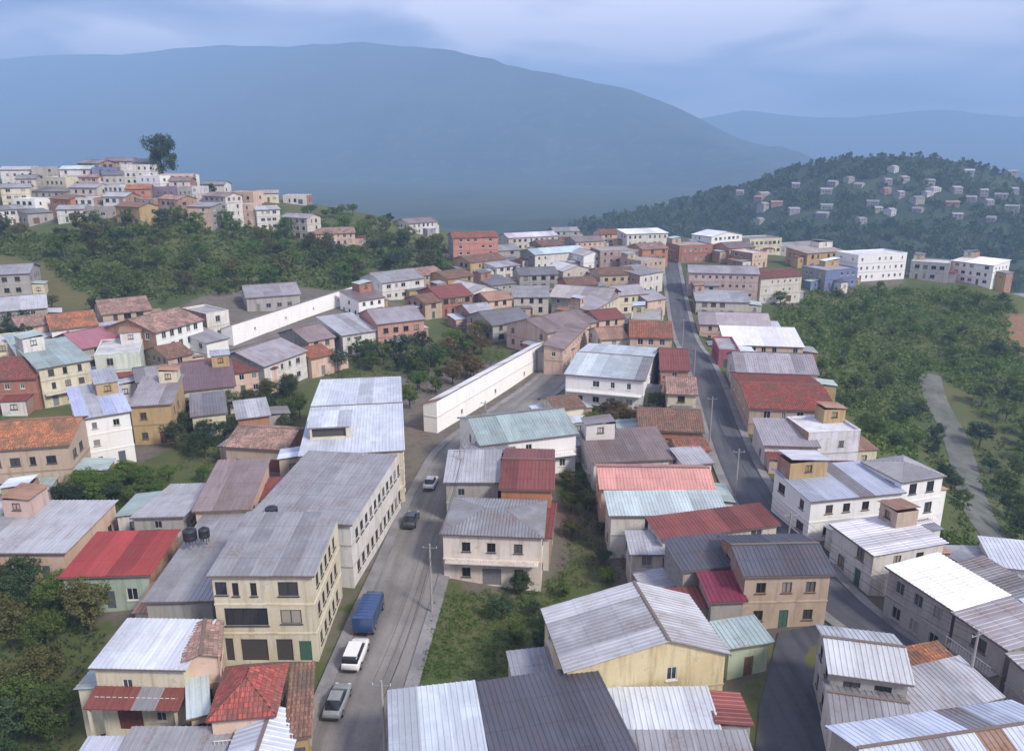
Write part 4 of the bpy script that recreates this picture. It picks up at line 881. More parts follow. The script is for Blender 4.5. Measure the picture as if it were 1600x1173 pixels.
MORE = [
 ('small tan house squeezed left of the dark red hipped roof', (262,560), (300,552), (280,534), 4.6, 'gx', BEIGE, tile_b, 'tile'),
 ('small white house behind the dark red hipped roof', (322,536), (356,528), (338,514), 4.8, 'shed', WHITE, zinc, 'zinc'),
 ('little brown roofed house right of the lilac-grey roof with white end wall', (486,560), (520,552), (500,538), 4.4, 'gx', PINK, tile_r, 'tile'),
 ('small cream house below the purple-brown roof', (300,650), (352,644), (326,624), 4.0, 'shed', CREAM, zinc_d, 'zinc'),
 ('brick shed house behind the low beige house', (372,654), (420,648), (396,632), 3.8, 'shed', TERRA, zinc_l, 'zinc'),
 ('small grey roofed house behind the ochre house', (214,596), (262,590), (238,574), 5.2, 'gx', OFFW, zinc, 'zinc'),
 ('pink little house at the wood edge beside the low white house', (30,512), (74,506), (52,494), 4.4, 'gx', PINK, tile_p, 'tile'),
 ('small white house below the grey attic house', (560,470), (600,464), (580,452), 4.8, 'shed', WHITE, mauve, 'zinc'),
 ('brown roofed house right of the grey attic house', (664,474), (690,470), (676,456), 4.8, 'gx', BEIGE, tile_b, 'tile'),
 ('tiny pale house behind the brown dry trees', (736,490), (772,486), (754,472), 4.6, 'gx', OFFW, zinc_l, 'zinc'),
 ('rusty roofed house left of the pale lilac walled house', (764,470), (800,466), (782,454), 4.8, 'gx', PINK, rusty, 'zinc'),
 ('small house with rusty roof between the broad pale roof and the pink facade', (940,530), (980,528), (960,512), 4.8, 'gx', CREAM, rusty, 'zinc'),
 ('maroon roofed little house under the wide brown-grey roof', (936,500), (976,496), (956,482), 4.8, 'gx', PINK, maroon, 'zinc'),
 ('small grey house on the right side high on the dark street', (1086,446), (1124,446), (1104,434), 5.0, 'shed', GREY, zinc, 'zinc'),
 ('small cream house left of the purple-grey roofs by the garden', (870,640), (912,634), (892,616), 4.4, 'gx', CREAM, tile_b, 'tile'),
 ('white hut behind the coral pink roof', (1070,726), (1112,722), (1090,704), 4.2, 'shed', WHITE, zinc_l, 'zinc'),
 ('brown tiled house between the coral roof and the rust-brown house', (1060,704), (1108,702), (1084,684), 4.4, 'gx', BEIGE, tile_r, 'tile'),
 ('grey shed right behind the white facade end of the bending street', (866,556), (896,544), (878,536), 3.8, 'shed', GREY, zinc_d, 'zinc'),
]
def px_house(args):
    lab, fl, fr, b, hh, rf, wc, rmt, kd = args
    house(lab, fl, fr, b, hh, rf, wc, rmt, kind=kd, group='small houses packed between the larger ones', min_dep=4.5, max_dep=10)
for a in MORE: px_house(a)
add_annexes()
# --- tanks on the grey roofs
def tank(px, py, zt, label, r=0.75, hh=1.2):
    p = on_plane(px, py, zt); root = obj('water_tank', None); root.location = (p[0], p[1], zt); tag(root, label, 'water tank', 'water tanks on the grey roofs')
    m = MB()
    for a in range(4): m.box(math.cos(a*1.57+.78)*r*.7-.06, math.cos(a*1.57+.78)*r*.7+.06, math.sin(a*1.57+.78)*r*.7-.06, math.sin(a*1.57+.78)*r*.7+.06, -0.5, 0.3)
    m.build('stand', paint('stand_steel', (0.2, 0.19, 0.18), 0.7, 0.4), root)
    b = MB(); prof = [(r*.96, .3), (r, .36), (r, .3+hh*.33), (r*.97, .3+hh*.36), (r, .3+hh*.4), (r, .3+hh*.9), (r*.8, .3+hh*1.02), (r*.36, .3+hh*1.1), (r*.34, .3+hh*1.2), (0.01, .3+hh*1.2)]; n = 20
    for i in range(len(prof)-1):
        for k in range(n):
            a0, a1 = 6.2832*k/n, 6.2832*(k+1)/n; (r0, h0), (r1, h1) = prof[i], prof[i+1]
            b.quad((r0*math.cos(a0), r0*math.sin(a0), h0), (r0*math.cos(a1), r0*math.sin(a1), h0), (r1*math.cos(a1), r1*math.sin(a1), h1), (r1*math.cos(a0), r1*math.sin(a0), h1))
    b.build('tank_body', paint('tank_black', (0.02, 0.022, 0.03), 0.45), root)
tank(298, 846, 6.15, 'black water tank on the wide grey roof'); tank(320, 842, 6.2, 'second black water tank, right of the first on the wide grey roof', 0.6, 1.0)
tank(425, 806, 8.2, 'dark low water tank at the front edge of the middle grey roof', 0.7, 0.8)
# ------------------------------------------------------------------ vehicles on the left street
def path_frame(path, y):
    i = int(np.argmin(abs(path[:, 1]-y))); t = path[min(i+1, len(path)-1)]-path[max(i-1, 0)]; return path[i], t/np.linalg.norm(t)
_wheel = {}
def wheel(parent, x, y, r, wd=0.2):
    k = (r, wd)
    if k not in _wheel:
        m = MB(); m.bar((0, -wd/2, 0), (0, wd/2, 0), r, 16); ty = m.mesh('tyre', paint('tyre_rubber', (0.02, 0.02, 0.02), 0.85))
        m = MB(); m.bar((0, -wd/2-0.012, 0), (0, wd/2+0.012, 0), r*0.58, 12); rim = m.mesh('rim', paint('rim_alloy', (0.4, 0.4, 0.42), 0.35, 0.7))
        _wheel[k] = (ty, rim)
    w = obj('wheel', _wheel[k][0], parent, Matrix.Translation((x, y, r))); obj('rim', _wheel[k][1], w)
def loft(secs, mat, name, parent):
    """sections: (x, half width, z low, z high, half width at top) -> smooth closed body along x"""
    V = []; Fc = []
    for x, hw, z0, z1_, ht in secs:
        ring = [(hw*0.94, z0), (hw, z0+(z1_-z0)*0.35), (hw*0.98, z0+(z1_-z0)*0.7), (ht, z1_-0.03), (ht*0.8, z1_), (-ht*0.8, z1_), (-ht, z1_-0.03), (-hw*0.98, z0+(z1_-z0)*0.7), (-hw, z0+(z1_-z0)*0.35), (-hw*0.94, z0)]
        V += [(x, a, b) for a, b in ring]
    n = 10
    for i in range(len(secs)-1):
        for k in range(n):
            j = (k+1) % n; Fc.append((i*n+k, i*n+j, (i+1)*n+j, (i+1)*n+k)[::-1])
    Fc.append(tuple(range(n))); Fc.append(tuple(range((len(secs)-1)*n, len(secs)*n))[::-1])
    me = mesh_of(name, V, Fc, mat, [(v[0], v[2]) for v in V], True)
    o = obj(name, me, parent); 
    return o
def lamps(root, xf, xr, hw, z):
    for s in (-1, 1):
        m = MB(); m.box(xf-0.06, xf+0.015, s*hw*0.72-0.14, s*hw*0.72+0.14, z-0.07, z+0.08); m.build('headlight', paint('lamp_glass', (0.7, 0.7, 0.68), 0.15), root)
        m = MB(); m.box(xr-0.015, xr+0.06, s*hw*0.74-0.12, s*hw*0.74+0.12, z-0.05, z+0.12); m.build('tail_light', paint('lamp_red', (0.35, 0.02, 0.02), 0.2), root)
def make_car(label, col, cn, pos, ang, kind='sedan'):
    root = obj({'sedan': 'car', 'suv': 'car', 'pickup': 'pickup', 'truck': 'truck'}[kind], None); root.location = pos; root.rotation_euler = (0, 0, ang)
    tag(root, label, {'sedan': 'car', 'suv': 'car', 'pickup': 'pickup', 'truck': 'truck'}[kind], 'vehicles on the left street')
    pm = paint('car_'+cn, col, 0.28, 0.0, 0.5, 0.6); gl = paint('car_glass', (0.015, 0.018, 0.022), 0.08); tr = paint('trim_black', (0.03, 0.03, 0.032), 0.6)
    if kind == 'truck':
        m = MB(); m.box(-3.4, 3.2, -0.5, 0.5, 0.55, 0.8); m.build('chassis', tr, root)
        loft([(3.35, 0.95, 0.55, 1.5, 0.9), (3.25, 1.02, 0.5, 1.7, 0.95), (2.95, 1.05, 0.5, 2.35, 0.95), (1.9, 1.05, 0.5, 2.45, 0.98), (1.75, 1.02, 0.55, 2.4, 0.95)], pm, 'cab', root)
        m = MB(); m.quad((3.27, -0.85, 1.68), (3.27, 0.85, 1.68), (2.99, 0.82, 2.27), (2.99, -0.82, 2.27)); m.build('windscreen', gl, root)
        for s in (-1, 1):
            m = MB(); m.box(2.05, 2.85, *sorted((s*1.045, s*1.068)), 1.6, 2.2); m.build('side_window', gl, root)
        b = MB(); b.box(-3.6, 1.65, -1.12, 1.12, 0.85, 2.75); bo = b.build('cargo_box', pm, root)
        r_ = MB()
        for x in np.linspace(-3.5, 1.5, 9):
            for s in (-1, 1): r_.box(x-0.04, x+0.04, *sorted((s*1.122, s*1.16)), 0.9, 2.7)
            r_.box(x-0.04, x+0.04, -1.1, 1.1, 2.752, 2.78)
        r_.build('rib', pm, bo)
        for x in (2.5, -1.6, -2.5):
            for s in (-1, 1): wheel(root, x, s*0.92, 0.45, 0.28)
        lamps(root, 3.34, -3.6, 1.0, 0.85); return root
    if kind == 'sedan':
        body = [(-2.15, 0.72, 0.35, 0.82, 0.62), (-2.05, 0.80, 0.25, 0.95, 0.70), (-1.4, 0.86, 0.22, 1.0, 0.76), (-0.4, 0.87, 0.22, 0.98, 0.78), (0.7, 0.87, 0.22, 0.96, 0.78), (1.5, 0.85, 0.22, 0.86, 0.74), (2.0, 0.80, 0.25, 0.74, 0.66), (2.15, 0.70, 0.33, 0.66, 0.58)]
        cab = [(-1.75, 0.62, 0.93, 0.99, 0.60), (-1.05, 0.72, 0.93, 1.38, 0.56), (-0.3, 0.76, 0.93, 1.46, 0.60), (0.25, 0.75, 0.93, 1.42, 0.58), (1.05, 0.66, 0.90, 0.96, 0.62)]; rf = (-1.02, 0.22, 1.40, 0.56); ax = (-1.3, 1.32)
    elif kind == 'suv':
        body = [(-2.2, 0.78, 0.4, 1.0, 0.72), (-2.1, 0.86, 0.3, 1.12, 0.78), (-1.2, 0.92, 0.27, 1.12, 0.82), (0.8, 0.92, 0.27, 1.08, 0.82), (1.7, 0.90, 0.27, 1.02, 0.80), (2.15, 0.84, 0.32, 0.88, 0.72), (2.25, 0.76, 0.42, 0.80, 0.66)]
        cab = [(-2.1, 0.76, 1.08, 1.2, 0.7), (-1.9, 0.78, 1.08, 1.72, 0.66), (-0.6, 0.80, 1.08, 1.80, 0.68), (0.4, 0.79, 1.08, 1.74, 0.66), (1.1, 0.74, 1.04, 1.1, 0.7)]; rf = (-1.85, 0.35, 1.735, 0.66); ax = (-1.35, 1.4)
    else:
        body = [(-2.55, 0.80, 0.45, 0.98, 0.78), (-2.5, 0.88, 0.4, 1.02, 0.84), (-0.6, 0.90, 0.38, 1.04, 0.84), (0.8, 0.90, 0.38, 1.06, 0.82), (1.9, 0.88, 0.38, 1.0, 0.78), (2.4, 0.84, 0.42, 0.88, 0.72), (2.5, 0.74, 0.5, 0.78, 0.66)]
        cab = [(-0.75, 0.76, 1.0, 1.1, 0.7), (-0.6, 0.78, 1.0, 1.68, 0.64), (0.1, 0.79, 1.0, 1.74, 0.66), (0.6, 0.78, 1.0, 1.68, 0.64), (1.3, 0.72, 1.0, 1.06, 0.68)]; rf = (-0.58, 0.58, 1.69, 0.64); ax = (-1.6, 1.6)
    bo = loft(body, pm, 'body', root)
    loft(cab, gl, 'window_band', root)
    m = MB(); x0, x1, z, hw = rf
    for a, b, e in ((x0, (x0+x1)/2, 0.02), ((x0+x1)/2, x1, 0.02)): m.box(a, b, -hw, hw, z, z+0.055+e)
    m.build('roof_panel', pm, root)
    for x in (rf[0]+0.05, (rf[0]+rf[1])/2, rf[1]-0.02):
        for s in (-1, 1):
            p = MB(); p.bar((x, s*(hw+0.10), 0.95), (x, s*(hw+0.0), z+0.03), 0.035, 4); p.build('pillar', pm, root)
    if kind == 'pickup':
        m = MB(); m.box(-2.4, -0.85, -0.72, 0.72, 1.035, 1.06); m.build('bed_floor', tr, root)
        m = MB()
        for s in (-1, 1): m.box(-2.5, -0.8, *sorted((s*0.80, s*0.88)), 0.98, 1.32)
        m.box(-2.54, -2.47, -0.86, 0.86, 0.98, 1.32); m.build('bed_side', pm, root)
    for x in ax:
        for s in (-1, 1): wheel(root, x, s*(body[2][1]-0.09), 0.33 if kind == 'sedan' else 0.38)
    m = MB(); m.box(body[-1][0]-0.05, body[-1][0]+0.06, -0.7, 0.7, 0.34, 0.5); m.build('bumper', tr, root); m = MB(); m.box(body[0][0]-0.06, body[0][0]+0.05, -0.7, 0.7, 0.36, 0.52); m.build('bumper', tr, root)
    lamps(root, body[-2][0]+0.02, body[1][0]-0.02, body[1][1], 0.68); return root
def park(px, py, label, col, cn, kind, side, off=2.1, flip=False, path=PATH_A):
    g = on_plane(px, py, 0.0); p, t = path_frame(path, g[1]); n = np.array([t[1], -t[0]])
    q = p+n*side*off; z = z1(*q)+0.135; a = math.atan2(t[1], t[0])+(math.pi if flip else 0)
    s = z1(*(q+t*2))-z1(*(q-t*2)); o = make_car(label, col, cn, (q[0], q[1], z), a, kind); o.rotation_euler = (0, -math.atan2(s, 4)*(1 if not flip else -1), a); return o
park(556,985,'blue box truck parked beside the white three-storey building', (0.025, 0.06, 0.16), 'blue', 'truck', -1, 2.2).scale = (0.85, 0.88, 0.85)
park(540,1042,'white car parked behind the blue truck', (0.7, 0.7, 0.7), 'white', 'suv', -1)
park(600,826,'dark grey car parked farther up below the street facade', (0.04, 0.045, 0.055), 'darkgrey', 'sedan', -1)
park(648,752,'white car at the street bend', (0.7, 0.7, 0.7), 'white', 'sedan', -1, 1.6)
park(505,1120,'grey car parked near the bottom edge by the ochre house', (0.22, 0.24, 0.25), 'grey', 'sedan', -1)

# ------------------------------------------------------------------ trees and plants
def leaf_cloud(n_clump, per, rx, rz, leaf, seed, flat=0.0, droop=0.0):
    """leaf-sized faces in uneven clumps through the crown's volume"""
    g = np.random.default_rng(seed)
    d = g.normal(size=(n_clump, 3)); d /= np.linalg.norm(d, axis=1)[:, None]; rad = g.uniform(0.25, 1.0, n_clump)**0.55
    c = d*rad[:, None]*np.array([rx, rx, rz])*g.uniform(0.72, 1.12, (n_clump, 1)); c[:, 2] = np.maximum(c[:, 2], -rz*0.75)
    cs = g.uniform(0.5, 1.15, n_clump)*rx*(0.36 if n_clump < 50 else 0.30); csh = g.uniform(0, 1, n_clump)
    n = n_clump*per; ci = np.repeat(np.arange(n_clump), per)
    o = g.normal(size=(n, 3)); o /= np.linalg.norm(o, axis=1)[:, None]; o *= (g.uniform(0.35, 1, n)**0.5)[:, None]*cs[ci][:, None]; o[:, 2] *= 0.75
    P = c[ci]+o
    nrm = o/np.linalg.norm(o, axis=1)[:, None]+g.normal(size=(n, 3))*0.55+np.array([0, 0, 0.45]); nrm /= np.linalg.norm(nrm, axis=1)[:, None]
    a = np.cross(nrm, g.normal(size=(n, 3))); a /= np.linalg.norm(a, axis=1)[:, None]; b = np.cross(nrm, a)
    s = leaf*g.uniform(0.6, 1.35, n); la = a*s[:, None]; lb = b*(s*g.uniform(0.4, 0.7, n))[:, None]
    V = np.stack([P-la, P-lb+nrm*s[:, None]*0.12, P+la-np.array([0, 0, 1])*(s*0.15)[:, None], P+lb+nrm*s[:, None]*0.12], axis=1)
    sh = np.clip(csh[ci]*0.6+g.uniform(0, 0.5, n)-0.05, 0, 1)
    return V.reshape(-1, 3), np.arange(n*4).reshape(-1, 4), np.repeat(sh, 4)
def bark():
    k = ('bark',)
    if k not in MATS:
        t = NT('bark'); v = t.n('TexCoord').outputs['Object']; a = t.noise(v, 6, 5, 0.7, (1, 1, 0.25)); t.bump(a, 0.6, 0.05)
        MATS[k] = t.done(t.mix(t.ramp(a, [(0.35, 0.0), (0.65, 1.0)]), (0.055, 0.042, 0.032), (0.16, 0.13, 0.105)), 0.95, 0, 0.2)
    return MATS[k]
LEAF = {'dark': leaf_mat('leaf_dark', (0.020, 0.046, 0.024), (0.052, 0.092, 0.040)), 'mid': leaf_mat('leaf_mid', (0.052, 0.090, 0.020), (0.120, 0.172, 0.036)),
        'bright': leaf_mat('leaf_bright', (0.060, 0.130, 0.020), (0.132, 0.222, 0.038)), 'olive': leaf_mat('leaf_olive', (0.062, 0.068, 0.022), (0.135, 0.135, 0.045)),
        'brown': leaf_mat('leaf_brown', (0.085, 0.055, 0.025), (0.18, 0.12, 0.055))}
_tree = {}
TBOX = {}
KW = {'dark': 'dark green', 'mid': 'mid-green', 'bright': 'bright green', 'olive': 'olive green', 'brown': 'dry brown'}
def tree_mesh(kind, var, far):
    k = (kind, var, far)
    if k in _tree: return _tree[k]
    n, per, lf = (60, 95, 0.115) if not far else (36, 46, 0.22)
    rz = [0.34, 0.30, 0.40, 0.36][var % 4]; rx = [0.40, 0.46, 0.33, 0.38][var % 4]
    # unit tree: one metre high, crown centred at 1-rz
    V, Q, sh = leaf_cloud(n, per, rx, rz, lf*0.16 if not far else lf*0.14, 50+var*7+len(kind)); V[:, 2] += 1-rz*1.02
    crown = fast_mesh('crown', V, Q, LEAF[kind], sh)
    m = MB(); g = random.Random(var); top = (g.uniform(-.04, .04), g.uniform(-.04, .04), 1-rz*1.1)
    m.bar((0, 0, -0.06), top, 0.030, 7, 0.016)
    for i in range(6):
        a = g.uniform(0, 6.28); st = g.uniform(0.45, 0.95); p0 = tuple(c*st for c in top); rr_ = rx*g.uniform(.45, .8)
        m.bar(p0, (p0[0]+math.cos(a)*rr_, p0[1]+math.sin(a)*rr_, p0[2]+g.uniform(.10, .30)), 0.012, 5, 0.004)
    _tree[k] = (m.mesh('trunk', bark()), crown); return _tree[k]
def tree(p, h, kind, label, group=None, var=None, wide=1.0, name='tree', dense=False):
    var = random.randrange(4) if var is None else var; far = np.hypot(p[0], p[1]) > 170 and not dense
    tr, cr = tree_mesh(kind, var, far)
    if group:                                                      # say which one: its green, its size and where in its clump it stands
        u_, v_ = project(p); bx = TBOX.get(group)
        if bx:
            hz_ = ['left', 'middle', 'right'][min(2, int(3*(u_-bx[0])/max(1, bx[1]-bx[0])))]; vt = ['rear', 'front'][min(1, int(2*(v_-bx[2])/max(1, bx[3]-bx[2])))]
            label = label+', '+vt+' '+hz_
        label = KW[kind]+' '+label
    root = obj(name, None); root.location = (p[0], p[1], p[2]-0.05); root.rotation_euler = (0, 0, random.uniform(0, 6.28)); root.scale = (h*wide, h*wide, h)
    tag(root, label, 'tree', group); obj('trunk', tr, root); obj('crown', cr, root); return root
def in_poly(px, py, poly):
    c = False; j = len(poly)-1
    for i in range(len(poly)):
        (xi, yi), (xj, yj) = poly[i], poly[j]
        if (yi > py) != (yj > py) and px < (xj-xi)*(py-yi)/(yj-yi)+xi: c = not c
        j = i
    return c
EARTH = [np.array([at(*p)[:2] for p in poly]) for poly in ([(1572,492),(1604,486),(1640,500),(1640,552),(1596,550),(1576,528)], [(640,640),(664,600),(676,640),(668,690),(640,700)], [(-20,395),(50,408),(150,468),(140,488),(-20,474)], [(430,300),(580,300),(590,360),(440,350)][:0] or [(560,425),(600,420),(610,440),(570,446)])]
def clear(x, y, r):
    if any(in_poly(x, y, e) for e in EARTH): return False
    for org, dx, dy, w, dp in FOOT:
        d = np.array([x, y])-org; u, v = d @ dx, d @ dy
        if -w/2-r < u < w/2+r and -r < v < dp+r: return False
    for P, hw in ((PATH_A, 4.0), (PATH_B, 3.3), (PATH_T, 3.0), (PATH_L, 2.4)):
        if np.min((P[:, 0]-x)**2+(P[:, 1]-y)**2) < (hw+r*0.5)**2: return False
    return True
def scatter(poly, n, mind, r=0.6, tries=40):
    """ground points under an outline, kept apart and off the houses and streets"""
    xs = [p[0] for p in poly]; ys = [p[1] for p in poly]; out = []
    W = np.array([at(*p)[:2] for p in poly]); lo, hi = W.min(0), W.max(0)
    for _ in range(n*tries):
        if len(out) >= n: break
        x, y = rng.uniform(lo[0], hi[0]), rng.uniform(lo[1], hi[1]); z = z1(x, y)
        if not in_poly(x, y, W): continue
        if any((x-q[0])**2+(y-q[1])**2 < mind**2 for q in out) or not clear(x, y, r): continue
        out.append((x, y, z))
    return out
def boxed(group, pts):
    q = np.array([project(p) for p in pts]); TBOX[group] = (q[:, 0].min(), q[:, 0].max(), q[:, 1].min(), q[:, 1].max()); return pts
LS = [(-20,372),(110,366),(300,345),(470,350),(600,362),(700,385),(705,425),(590,440),(560,462),(470,446),(380,456),(250,470),(120,470),(60,430),(-20,400)]
RS = [(1205,458),(1330,450),(1440,452),(1580,468),(1600,560),(1600,640),(1530,620),(1445,585),(1435,640),(1430,715),(1355,720),(1340,650),(1275,630),(1240,540),(1210,500)]
RS2 = [(1520,600),(1640,600),(1640,900),(1585,880),(1545,800),(1520,700)]
RS3 = [(1430,640),(1452,640),(1500,760),(1520,830),(1495,850),(1480,760)]
for p in boxed('trees of the left hillside wood', scatter(LS, 74, 6.0, 1.2)):
    u = project(p)[0]; tree(p, random.uniform(5.5, 9.5), random.choice(['dark', 'mid', 'bright', 'bright', 'olive'] if u > 280 else ['dark', 'mid', 'mid', 'olive']), 'tree in the dense wood covering the left hillside', 'trees of the left hillside wood', wide=random.uniform(0.9, 1.3))
for p in boxed('trees of the right valley slope', scatter(RS, 66, 6.0, 1.5)):
    u, v_ = project(p); tree(p, random.uniform(3.0, 6.0), random.choice(['bright', 'bright', 'mid'] if v_ < 560 and u < 1450 else ['mid', 'bright', 'mid', 'dark']), 'tree on the steep valley slope right of the town', 'trees of the right valley slope', wide=random.uniform(1.0, 1.4))
for p in boxed('trees beyond the gravel track', scatter(RS2, 20, 5.0, 1.2)): tree(p, random.uniform(4, 7.5), random.choice(['dark', 'dark', 'mid']), 'tree beyond the gravel track on the valley slope', 'trees beyond the gravel track', wide=random.uniform(1.0, 1.3))
for p in boxed('trees beside the gravel track', scatter(RS3, 10, 4.0, 0.8)): tree(p, random.uniform(3, 5), random.choice(['dark', 'mid']), 'tree between the tall white house and the gravel track', 'trees beside the gravel track')
for p in boxed('trees at the bottom left corner', scatter([(-30,905),(120,935),(165,1010),(125,1060),(115,1190),(-30,1190)], 13, 3.4, 0.8)): tree(p, random.uniform(4.5, 7.0), random.choice(['dark', 'mid', 'mid', 'olive']), 'leafy tree in the clump at the bottom left corner', 'trees at the bottom left corner', wide=1.1)
for p in boxed('trees behind the pale blue roof', scatter([(480,548),(590,540),(690,552),(690,610),(645,660),(640,588),(480,590)], 18, 3.4, 0.8)): tree(p, random.uniform(4.0, 6.5), random.choice(['dark', 'dark', 'mid']), 'tree behind the pale blue roof', 'trees behind the pale blue roof', wide=1.1)
for p in boxed('trees left of the pale blue roof', scatter([(420,600),(475,580),(470,690),(420,720),(380,650)], 8, 3.2, 0.6)): tree(p, random.uniform(3.0, 5.0), random.choice(['olive', 'mid', 'dark']), 'small tree in the gardens left of the pale blue roof', 'trees left of the pale blue roof')
for p in boxed('trees right of the ochre house', scatter([(270,650),(365,640),(350,730),(275,730)], 9, 3.0, 0.5)): tree(p, random.uniform(3.5, 5.5), random.choice(['dark', 'dark', 'mid']), 'tree right of the ochre house', 'trees right of the ochre house', wide=1.15)
for p in boxed('shrub trees below the tall white house', scatter([(70,775),(200,740),(255,755),(215,795),(90,800)], 10, 2.6, 0.4)): tree(p, random.uniform(2.6, 4.2), random.choice(['mid', 'bright', 'dark']), 'leafy shrub tree below the tall white house', 'shrub trees below the tall white house', wide=1.35)
for p in boxed('dry brown trees above the long white facade', scatter([(690,530),(790,520),(785,575),(700,610)], 10, 3.6, 0.6)): tree(p, random.uniform(4.0, 6.0), random.choice(['brown', 'brown', 'olive']), 'tree above the long white facade', 'dry brown trees above the long white facade', wide=1.2)
for p in boxed('shrub trees below the broad pale roof', scatter([(900,620),(1000,625),(1090,640),(1085,690),(920,690)], 10, 2.8, 0.4)): tree(p, random.uniform(2.4, 3.8), random.choice(['olive', 'brown', 'brown', 'mid']), 'shrub tree below the broad pale roof', 'shrub trees below the broad pale roof', wide=1.3)
for p in boxed('shrub trees in the green garden strip', scatter([(880,740),(930,745),(985,880),(960,920),(880,915),(890,820)], 9, 2.6, 0.4)): tree(p, random.uniform(1.8, 3.2), random.choice(['mid', 'dark', 'bright', 'olive']), 'shrub tree in the green garden strip', 'shrub trees in the green garden strip', wide=1.35)
for p in boxed('shrub trees of the grass lot', scatter([(760,930),(880,915),(885,1030),(800,1040)], 8, 2.8, 0.4)): tree(p, random.uniform(1.8, 3.2), random.choice(['dark', 'mid', 'dark']), 'shrub tree at the right of the grass lot', 'shrub trees of the grass lot', wide=1.3)
for p in boxed('trees left of the salmon red house', scatter([(590,400),(690,400),(700,440),(600,450)], 8, 4, 0.8)): tree(p, random.uniform(3.5, 5), random.choice(['dark', 'olive']), 'tree left of the salmon red house', 'trees left of the salmon red house')
for p in boxed('dark trees at the left edge', scatter([(20,490),(45,495),(40,560),(5,560)], 5, 3.0, 0.4)): tree(p, random.uniform(4, 6), 'dark', 'tree at the left edge below the lilac roof', 'dark trees at the left edge')
for p in boxed('olive shrub trees above the low beige house', scatter([(360,610),(470,590),(470,650),(380,660),(355,640)], 6, 3.0, 0.5)): tree(p, random.uniform(2.6, 4.2), random.choice(['olive', 'mid', 'olive']), 'shrub tree above the low beige house', 'olive shrub trees above the low beige house', wide=1.2)
for p in boxed('shrub trees beside the narrow grey shed', scatter([(120,790),(300,745),(330,760),(200,815)], 6, 2.6, 0.4)): tree(p, random.uniform(2.2, 3.4), random.choice(['mid', 'bright']), 'shrub tree beside the narrow grey shed', 'shrub trees beside the narrow grey shed', wide=1.3)
for p in boxed('trees along the crest', scatter([(280,330),(480,335),(620,350),(600,362),(300,348)], 18, 4.0, 0.8)): tree(p, random.uniform(3.5, 6), random.choice(['mid', 'bright', 'dark']), 'tree along the crest behind the hillside wood', 'trees along the crest', wide=1.2)
for p in boxed('trees at the foot of the hillside wood', scatter([(-20,470),(160,462),(380,450),(380,468),(150,490),(-20,492)], 9, 4.0, 0.8)): tree(p, random.uniform(3, 5), random.choice(['mid', 'olive', 'dark']), 'tree at the foot of the hillside wood', 'trees at the foot of the hillside wood', wide=1.2)
for p in boxed('trees left of the long white facade', scatter([(640,556),(700,540),(760,545),(690,605),(660,660),(640,650)], 12, 2.8, 0.5)): tree(p, random.uniform(3.5, 5.5), random.choice(['bright', 'mid', 'bright']), 'tree left of the long bright white facade', 'trees left of the long white facade', wide=1.15)
def on_hill(px, py, d): q = at_dist(px, py, d); return (q[0], q[1], z1(q[0], q[1]))
q = on_hill(258, 290, 341); tree((q[0], q[1], q[2]-3.0), at_dist(258, 205, 341)[2]-q[2]+3.0, 'dark', 'tall dark tree standing on the hilltop above the roofs', var=0, wide=0.72, dense=True)
q = on_hill(326, 300, 330); tree(q, 9.0, 'dark', 'smaller round tree on the crest right of the hilltop houses', var=0, wide=0.9)
# undergrowth: leafy ground cover nobody could count
def undergrowth(polys, n, hts, kind, label, leaf=0.16, per=26, rmin=0.15, lot=False):
    base = [leaf_cloud(4, per//4, 1.0, 0.55, leaf, 900+i) for i in range(5)]; VV = []; SS = []
    for poly in polys:
        W = np.array([at(*p)[:2] for p in poly]); lo, hi = W.min(0), W.max(0); k = 0; cand = rng.uniform(lo, hi, (n*4, 2)); zz = zg(cand[:, 0], cand[:, 1])
        for (x, y), z in zip(cand, zz):
            if k >= n: break
            if not in_poly(x, y, W) or not clear(x, y, rmin): continue
            V, Q, sh = base[int(rng.integers(5))]; s = rng.uniform(*hts); a = rng.uniform(0, 6.28); ca, sa = math.cos(a), math.sin(a)
            X = np.c_[V[:, 0]*ca-V[:, 1]*sa, V[:, 0]*sa+V[:, 1]*ca, V[:, 2]]*s; X += (x, y, z+s*0.25); VV.append(X); SS.append(np.clip(sh*0.7+rng.uniform(0, 0.35), 0, 1)); k += 1
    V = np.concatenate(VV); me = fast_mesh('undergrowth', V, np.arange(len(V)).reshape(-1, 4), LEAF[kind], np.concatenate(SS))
    return tag(obj('undergrowth', me), label, 'undergrowth', kind='stuff')
undergrowth([LS], 3000, (0.8, 2.9), 'mid', 'green undergrowth of the left hillside wood', 0.22)
undergrowth([RS], 4600, (0.6, 2.2), 'bright', 'bright green bushes of the right valley slope', 0.22)
undergrowth([RS2, RS3, [(1370,850),(1500,860),(1600,930),(1650,960),(1650,900),(1560,870),(1500,840)]], 500, (0.6, 1.6), 'mid', 'green undergrowth beside the gravel track', 0.22)
undergrowth([[(-30,905),(120,935),(165,1010),(125,1060),(115,1190),(-30,1190)]], 420, (0.4, 1.0), 'dark', 'dark undergrowth at the bottom left corner')
undergrowth([[(668,935),(880,905),(888,1050),(655,1062)]], 1500, (0.2, 0.6), 'bright', 'low weeds of the grass lot')
undergrowth([[(880,740),(930,745),(985,880),(960,920),(870,920),(880,820)]], 420, (0.25, 0.7), 'olive', 'low weeds of the garden strip')
undergrowth([[(480,540),(690,540),(690,620),(640,680),(640,590),(480,590)], [(270,640),(365,630),(460,600),(460,700),(350,735),(275,735)], [(60,775),(200,740),(255,755),(215,800),(90,800)]], 330, (0.4, 1.1), 'mid', 'undergrowth of the gardens in the middle left')
